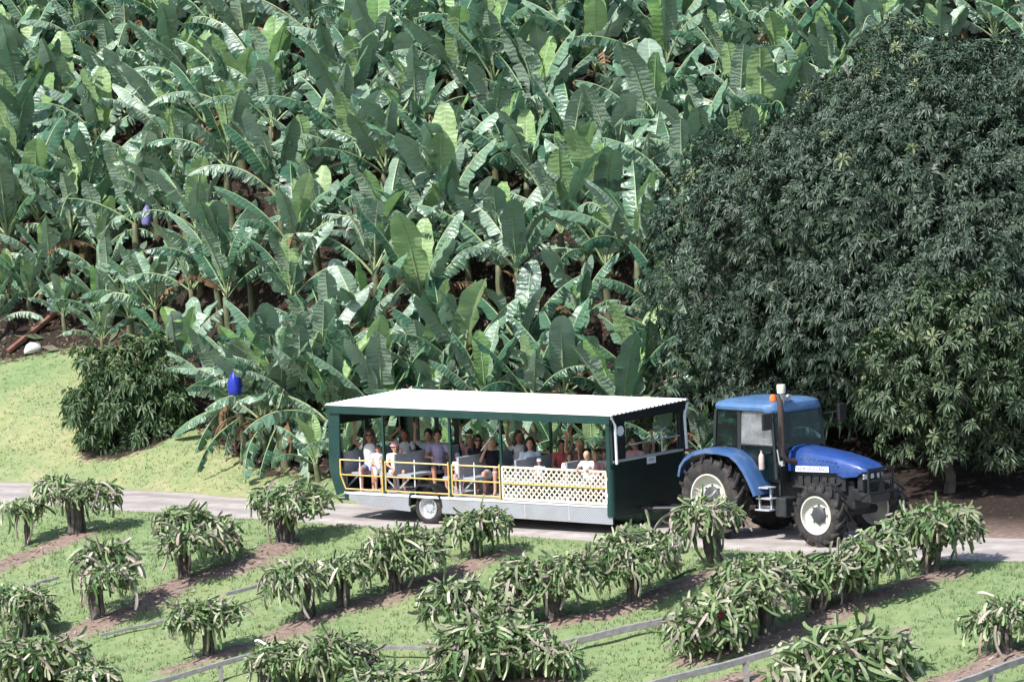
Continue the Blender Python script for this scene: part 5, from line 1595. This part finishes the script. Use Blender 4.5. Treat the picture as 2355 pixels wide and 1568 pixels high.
def small_tree():
    y0 = -2.9
    c0 = at_depth(2225, 860, y0)
    g = np.array([at_depth(2175, 1000, y0)[0], y0, 0]); g[2] = float(height(g[0], g[1]))
    rng = np.random.default_rng(23)
    clumps = []
    for i in range(46):
        z = 1 - 2 * (i + .5) / 46; ph = i * 2.399963; r = math.sqrt(1 - z * z)
        d = np.array([r * math.cos(ph), r * math.sin(ph), z])
        c = c0 + d * np.array([2.1, 1.7, 1.75]) * rng.uniform(.65, .95)
        clumps.append((c, rng.uniform(.38, .62)))
    for px, py in ((2050, 940), (2080, 1010), (2180, 1035), (2300, 1040), (2020, 820), (2330, 960), (2150, 700), (2260, 690)):
        clumps.append((at_depth(px, py, y0 - .6), .5))
    C, Dv = clump_points(clumps, 14, rng, .3)
    k = inside_other(C, clumps, .7)
    C, Dv = C[k], Dv[k]
    root = empty('shade_tree', g, 0, 'smaller tree with brighter leaf tufts in front of the mango, at right', 'tree')
    v, f = rosettes(C, Dv, .20, 10, rng, 1.2)
    o = bpy.data.objects.new('crown', np_mesh('crown', v - g, f, MANGO_G)); COL.objects.link(o); o.parent = root; o['kind'] = 'stuff'
    limbs(root, (0, 0, 0), [tuple(Vector(c0 - g) + Vector(q)) for q in ((-1.2, -.5, -.2), (1.1, -.4, 0), (.1, -.9, .6), (-.4, .6, .9), (.8, .5, .7))], .11, (.05, 0, 1.0))
    ms = [rosette_mesh('leaf_cluster', .22, s + 40, MANGO_G) for s in range(4)] + [rosette_mesh('leaf_cluster', .22, s + 50, FRESH_L) for s in range(3)]
    cand = np.where((C[:, 1] < y0 + .3) & (np.linalg.norm((C - c0) / np.array([2.1, 1.7, 1.75]), axis=1) > .85))[0]
    for i in rng.choice(cand, min(200, len(cand)), replace=False):
        dd = Vector(Dv[i]).normalized(); q = dd.to_track_quat('Z', 'Y').to_euler()
        link('leaf_cluster', ms[4 + int(rng.integers(3))] if rng.random() < .22 else ms[int(rng.integers(4))], root, Vector(C[i] - g) + dd * .05, q, float(rng.uniform(.85, 1.2)))

def bush():
    g = np.array([BUSH[0], BUSH[1] + .55, 0]); g[2] = float(height(g[0], g[1]))
    y0 = g[1]
    rng = np.random.default_rng(5)
    clumps = []
    for px, py, r in ((205, 830, .34), (255, 835, .36), (310, 820, .36), (365, 800, .34), (385, 850, .36), (230, 890, .42), (300, 880, .45), (360, 890, .42), (400, 930, .36), (205, 945, .42), (270, 950, .5), (340, 950, .5), (395, 985, .36), (185, 930, .3), (215, 1000, .36), (275, 1005, .42), (335, 1000, .42), (170, 960, .22), (240, 1020, .25)):
        for dy in (-.45, .25, .8):
            c = at_depth(px + rng.uniform(-12, 12), py + rng.uniform(-10, 10), y0 + dy * (1 - .3 * (py < 850)))
            if dy > .5 and rng.random() < .3: continue
            clumps.append((c, r * rng.uniform(.85, 1.1)))
    C, Dv = clump_points(clumps, 26, rng, .3)
    k = inside_other(C, clumps, .75) & (C[:, 2] > height(C[:, 0], C[:, 1]) + .05)
    C, Dv = C[k], Dv[k]
    root = empty('mango_bush', g, 0, 'round dark green bush standing alone on the lawn at left', 'bush')
    v, f = rosettes(C, Dv, .21, 8, rng, 1.3)
    o = bpy.data.objects.new('foliage', np_mesh('foliage', v - g, f, BUSH_L)); COL.objects.link(o); o.parent = root; o['kind'] = 'stuff'
    limbs(root, (0, 0, 0), [(-.6, -.3, 1.3), (.6, -.2, 1.4), (0, -.5, 1.6), (.2, .5, 1.7), (.8, .2, 2.0)], .07, (0, 0, .5))
    ms = [rosette_mesh('leaf_cluster', .22, s + 70, BUSH_L) for s in range(4)] + [rosette_mesh('leaf_cluster', .22, s + 80, FRESH_L) for s in range(2)]
    tp = np.where(C[:, 2] > np.quantile(C[:, 2], .80))[0]; al = np.where(C[:, 1] < y0 + .1)[0]
    for i in list(rng.choice(tp, 60, replace=False)) + list(rng.choice(al, 110, replace=False)):
        dd = Vector(Dv[i]).normalized(); q = dd.to_track_quat('Z', 'Y').to_euler()
        hi = C[i, 2] > np.quantile(C[:, 2], .80)
        link('leaf_cluster', ms[4 + int(rng.integers(2))] if hi and rng.random() < .55 else ms[int(rng.integers(4))], root, Vector(C[i] - g) + dd * .04, q, float(rng.uniform(.85, 1.15)))
big_tree(); small_tree(); bush()

# ------------------------------------------------------------------ timber rails among the rows
TIMBER = mat('weathered_timber', (.25, .235, .24), rough=.85, var=.25, scale=7, bump=.6, bscale=40, dirt=(.22, .19, .17), dirt_amt=.6)
for n_, (a, c, h, w, label) in enumerate([
    ((230, 1460), (440, 1412), .12, .06, 'thin grey rail lying over the soil bed at left'),
    ((520, 1366), (660, 1326), .30, .075, 'grey rail in the grass between two left plants'),
    ((320, 1578), (620, 1494), .34, .095, 'grey timber rail at the bottom edge, left of middle'),
    ((1270, 1484), (1580, 1414), .20, .13, 'thick weathered timber rail on the grass in the middle right'),
    ((830, 1486), (1030, 1490), .22, .07, 'short level grey rail at bottom middle'),
    ((940, 1562), (1090, 1506), .25, .08, 'short slanting grey rail behind the bottom middle plants'),
    ((1440, 1588), (1880, 1470), .48, .12, 'long timber rail on posts at the bottom, right of middle'),
    ((2120, 1600), (2375, 1508), .40, .12, 'timber rail on posts in the bottom right corner'),
    ((1330, 1300), (1440, 1262), .20, .07, 'short grey rail below the trailer front corner'),
    ((1545, 1330), (1600, 1306), .06, .05, 'dark green pole lying beside the thick twisted trunk'),
    ((60, 1349), (135, 1326), .15, .06, 'short grey rail at the left edge of the foreground'),
]):
    A, B_ = ground_under(a[0], a[1], h), ground_under(c[0], c[1], h)
    A, B_ = Vector(A), Vector(B_)
    e = empty('timber_rail', A, 0, label, 'rail', 'timber rails between the rows')
    dv = B_ - A
    b = MB()
    mids = [Vector((0, 0, 0)) + dv * t + Vector((0, 0, .012 * math.sin(t * 9 + n_))) for t in (0, .25, .5, .75, 1)]
    for p, q in zip(mids, mids[1:]): b.bar(p, q + (q - p) * .01, w * .8, w)
    b.obj('beam', mat('dark_green_pole', (.03, .06, .03)) if 'green' in label else TIMBER, e, bevel=.008)
    if h > .3:
        for t in (.12, .62, .98):
            p = dv * t
            gz = float(height(A.x + p.x, A.y + p.y)) - A.z
            if p.z - gz > .08:
                b = MB(); b.box((p.x, p.y + .01, (p.z + gz) / 2 - .05), (w * .9, w * .9, p.z - gz - w * .5 + .1)); b.obj('post', TIMBER, e)

# ------------------------------------------------------------------ things lying about
def bag(px, py, y_of, col, label, sc=1.0, fwd=1.5, yy_=None):
    mt_ = mat('bag_plastic', col, rough=.35, var=.2, scale=10, bump=.6, bscale=12)
    g = ground_under(px, py, y_of)
    b = MB()
    rings = []
    for z, r in ((.30, .03), (.26, .05), (.20, .10), (.08, .15), (-.08, .16), (-.22, .15), (-.28, .13)):
        rings.append([(math.cos(a) * r * (1 + .14 * math.sin(a * 5 + z * 9)) * sc, math.sin(a) * r * (1 + .14 * math.cos(a * 4 + z * 7)) * sc, z * sc) for a in np.linspace(0, 2 * math.pi, 18, endpoint=False)])
    b.loft(rings)
    o = b.obj('bunch_bag', mt_, None, smooth=True); q_ = at_depth(px, py, yy_ if yy_ is not None else g[1] - fwd); o.location = tuple(q_)
    tag(o, label, 'bag', 'plastic bags over banana bunches')
bag(540, 880, 1.0, (.015, .03, .34), 'bright blue plastic bag hanging in the clump by the trailer tail', yy_=float(ground_hit(562, 1062)[1]) - 1.15)
bag(338, 496, 1.2, (.17, .15, .36), 'pale purple plastic bag hanging among the left banana plants', .9, fwd=2.3)
# white sack, plank, post on the left bank
g = ground_hit(77, 812)
b = MB()
rings = []
for t, r, h in ((0, .03, .08), (.12, .15, .22), (.3, .19, .28), (.5, .19, .27), (.68, .16, .22), (.8, .05, .08)):
    rings.append([(t * .62 - .25 + .02 * math.sin(7 * a), math.cos(a) * r, max(-.03, h * .5 + math.sin(a) * h * .55)) for a in np.linspace(0, 2 * math.pi, 14, endpoint=False)])
b.loft(rings); o = b.obj('sack', mat('white_sack', (.72, .71, .70), rough=.7, var=.1, dirt=(.35, .3, .26), dirt_amt=.7, bump=.8, bscale=10), None, smooth=True)
o.location = (g[0], g[1], float(height(g[0], g[1]))); o.rotation_euler = (0, 0, .3); tag(o, 'lumpy white sack lying at the top of lawn, left', 'sack')
A, B_ = Vector(ground_hit(20, 812)), Vector(ground_hit(128, 728))
b = MB(); b.bar(A + Vector((0, -.15, .06)), B_ + Vector((0, -.1, .10)), .16, .10); o = b.obj('fallen_plank', mat('rusty_board', (.17, .075, .05), rough=.8, var=.3, scale=5), None, bevel=.01); tag(o, 'reddish brown board lying up the bank at far left', 'board')
g = ground_hit(118, 722)
e = empty('marker_post', (g[0], g[1], float(height(g[0], g[1]))), 0, 'pale blue marker board on a short stake, far left', 'marker')
b = MB(); b.box((0, -.02, .24), (.20, .02, .32)); b.obj('board', mat('pale_blue_board', (.32, .40, .50), rough=.5), e, bevel=.005)
b = MB(); b.box((0, 0, .12), (.04, .02, .40)); b.obj('stake', TIMBER, e)
# ------------------------------------------------------------------ fallen leaves and weeds under the bananas (uncountable)
def litter():
    n = 34000
    x = RNG.uniform(-16, 13, n); y = hill_base(x) + RNG.uniform(-.3, 30, n) ** 1.0
    z = height(x, y)
    k = z < 16
    x, y, z = x[k], y[k], z[k]; n = len(x)
    a = RNG.uniform(0, 6.28, n); L = RNG.uniform(.06, .26, n) * (1 + (RNG.random(n) < .06) * 1.5); w = L * RNG.uniform(.06, .22, n); up = RNG.uniform(-.05, .22, n)
    d = np.stack([np.cos(a), np.sin(a), .62 * np.sin(a) + up], 1); sd = np.stack([-np.sin(a), np.cos(a), .62 * np.cos(a) + RNG.uniform(-.5, .5, n)], 1)
    b = np.stack([x, y, z + .02], 1)
    v = np.stack([b, b + d * L[:, None] * .5 - sd * w[:, None], b + d * L[:, None], b + d * L[:, None] * .5 + sd * w[:, None] + [0, 0, .03]], 1).reshape(-1, 3)
    q = np.arange(n)[:, None] * 4
    f = np.concatenate([q + np.array([[0, 1, 2]]), q + np.array([[0, 2, 3]])], 0)
    m_ = leaf_mat('leaf_litter', [(.035, .022, .015), (.08, .05, .032), (.15, .10, .07), (.07, .10, .05), (.20, .15, .11), (.08, .12, .06)], (.1, .07, .05), rough=.8, trans=.05, rand='island', spec=.2)
    o = bpy.data.objects.new('leaf_litter', np_mesh('leaf_litter', v, f, m_)); COL.objects.link(o)
    tag(o, 'brown fallen leaves and weeds covering the soil under the bananas', 'leaf litter', kind='stuff')
def debris():
    """twigs and dry bits on the soil beds"""
    n = 30000
    x = RNG.uniform(-14, 12, n); y = RNG.uniform(-20, 5, n)
    k = (bed_dist(x, y) < 1.05) & (y < road_near(x)); x, y = x[k], y[k]; n = len(x)
    z = height(x, y)
    a = RNG.uniform(0, 6.28, n); L = RNG.uniform(.05, .22, n); w = RNG.uniform(.006, .025, n)
    d = np.stack([np.cos(a), np.sin(a), RNG.uniform(-.05, .3, n)], 1); sd = np.stack([-np.sin(a), np.cos(a), RNG.uniform(-.6, .6, n)], 1)
    b = np.stack([x, y, z + .01], 1)
    v = np.stack([b, b + d * L[:, None] * .5 - sd * w[:, None], b + d * L[:, None], b + d * L[:, None] * .5 + sd * w[:, None]], 1).reshape(-1, 3)
    q = np.arange(n)[:, None] * 4
    f = np.concatenate([q + np.array([[0, 1, 2]]), q + np.array([[0, 2, 3]])], 0)
    m_ = leaf_mat('bed_debris', [(.10, .075, .06), (.20, .15, .125), (.34, .28, .24), (.15, .19, .09), (.45, .40, .35)], (.2, .15, .12), rough=.9, trans=0, rand='island', spec=.1)
    o = bpy.data.objects.new('bed_debris', np_mesh('bed_debris', v, f, m_)); COL.objects.link(o)
    tag(o, 'twigs and dry bits scattered on the soil beds of the rows', 'debris', kind='stuff')
debris()
litter()
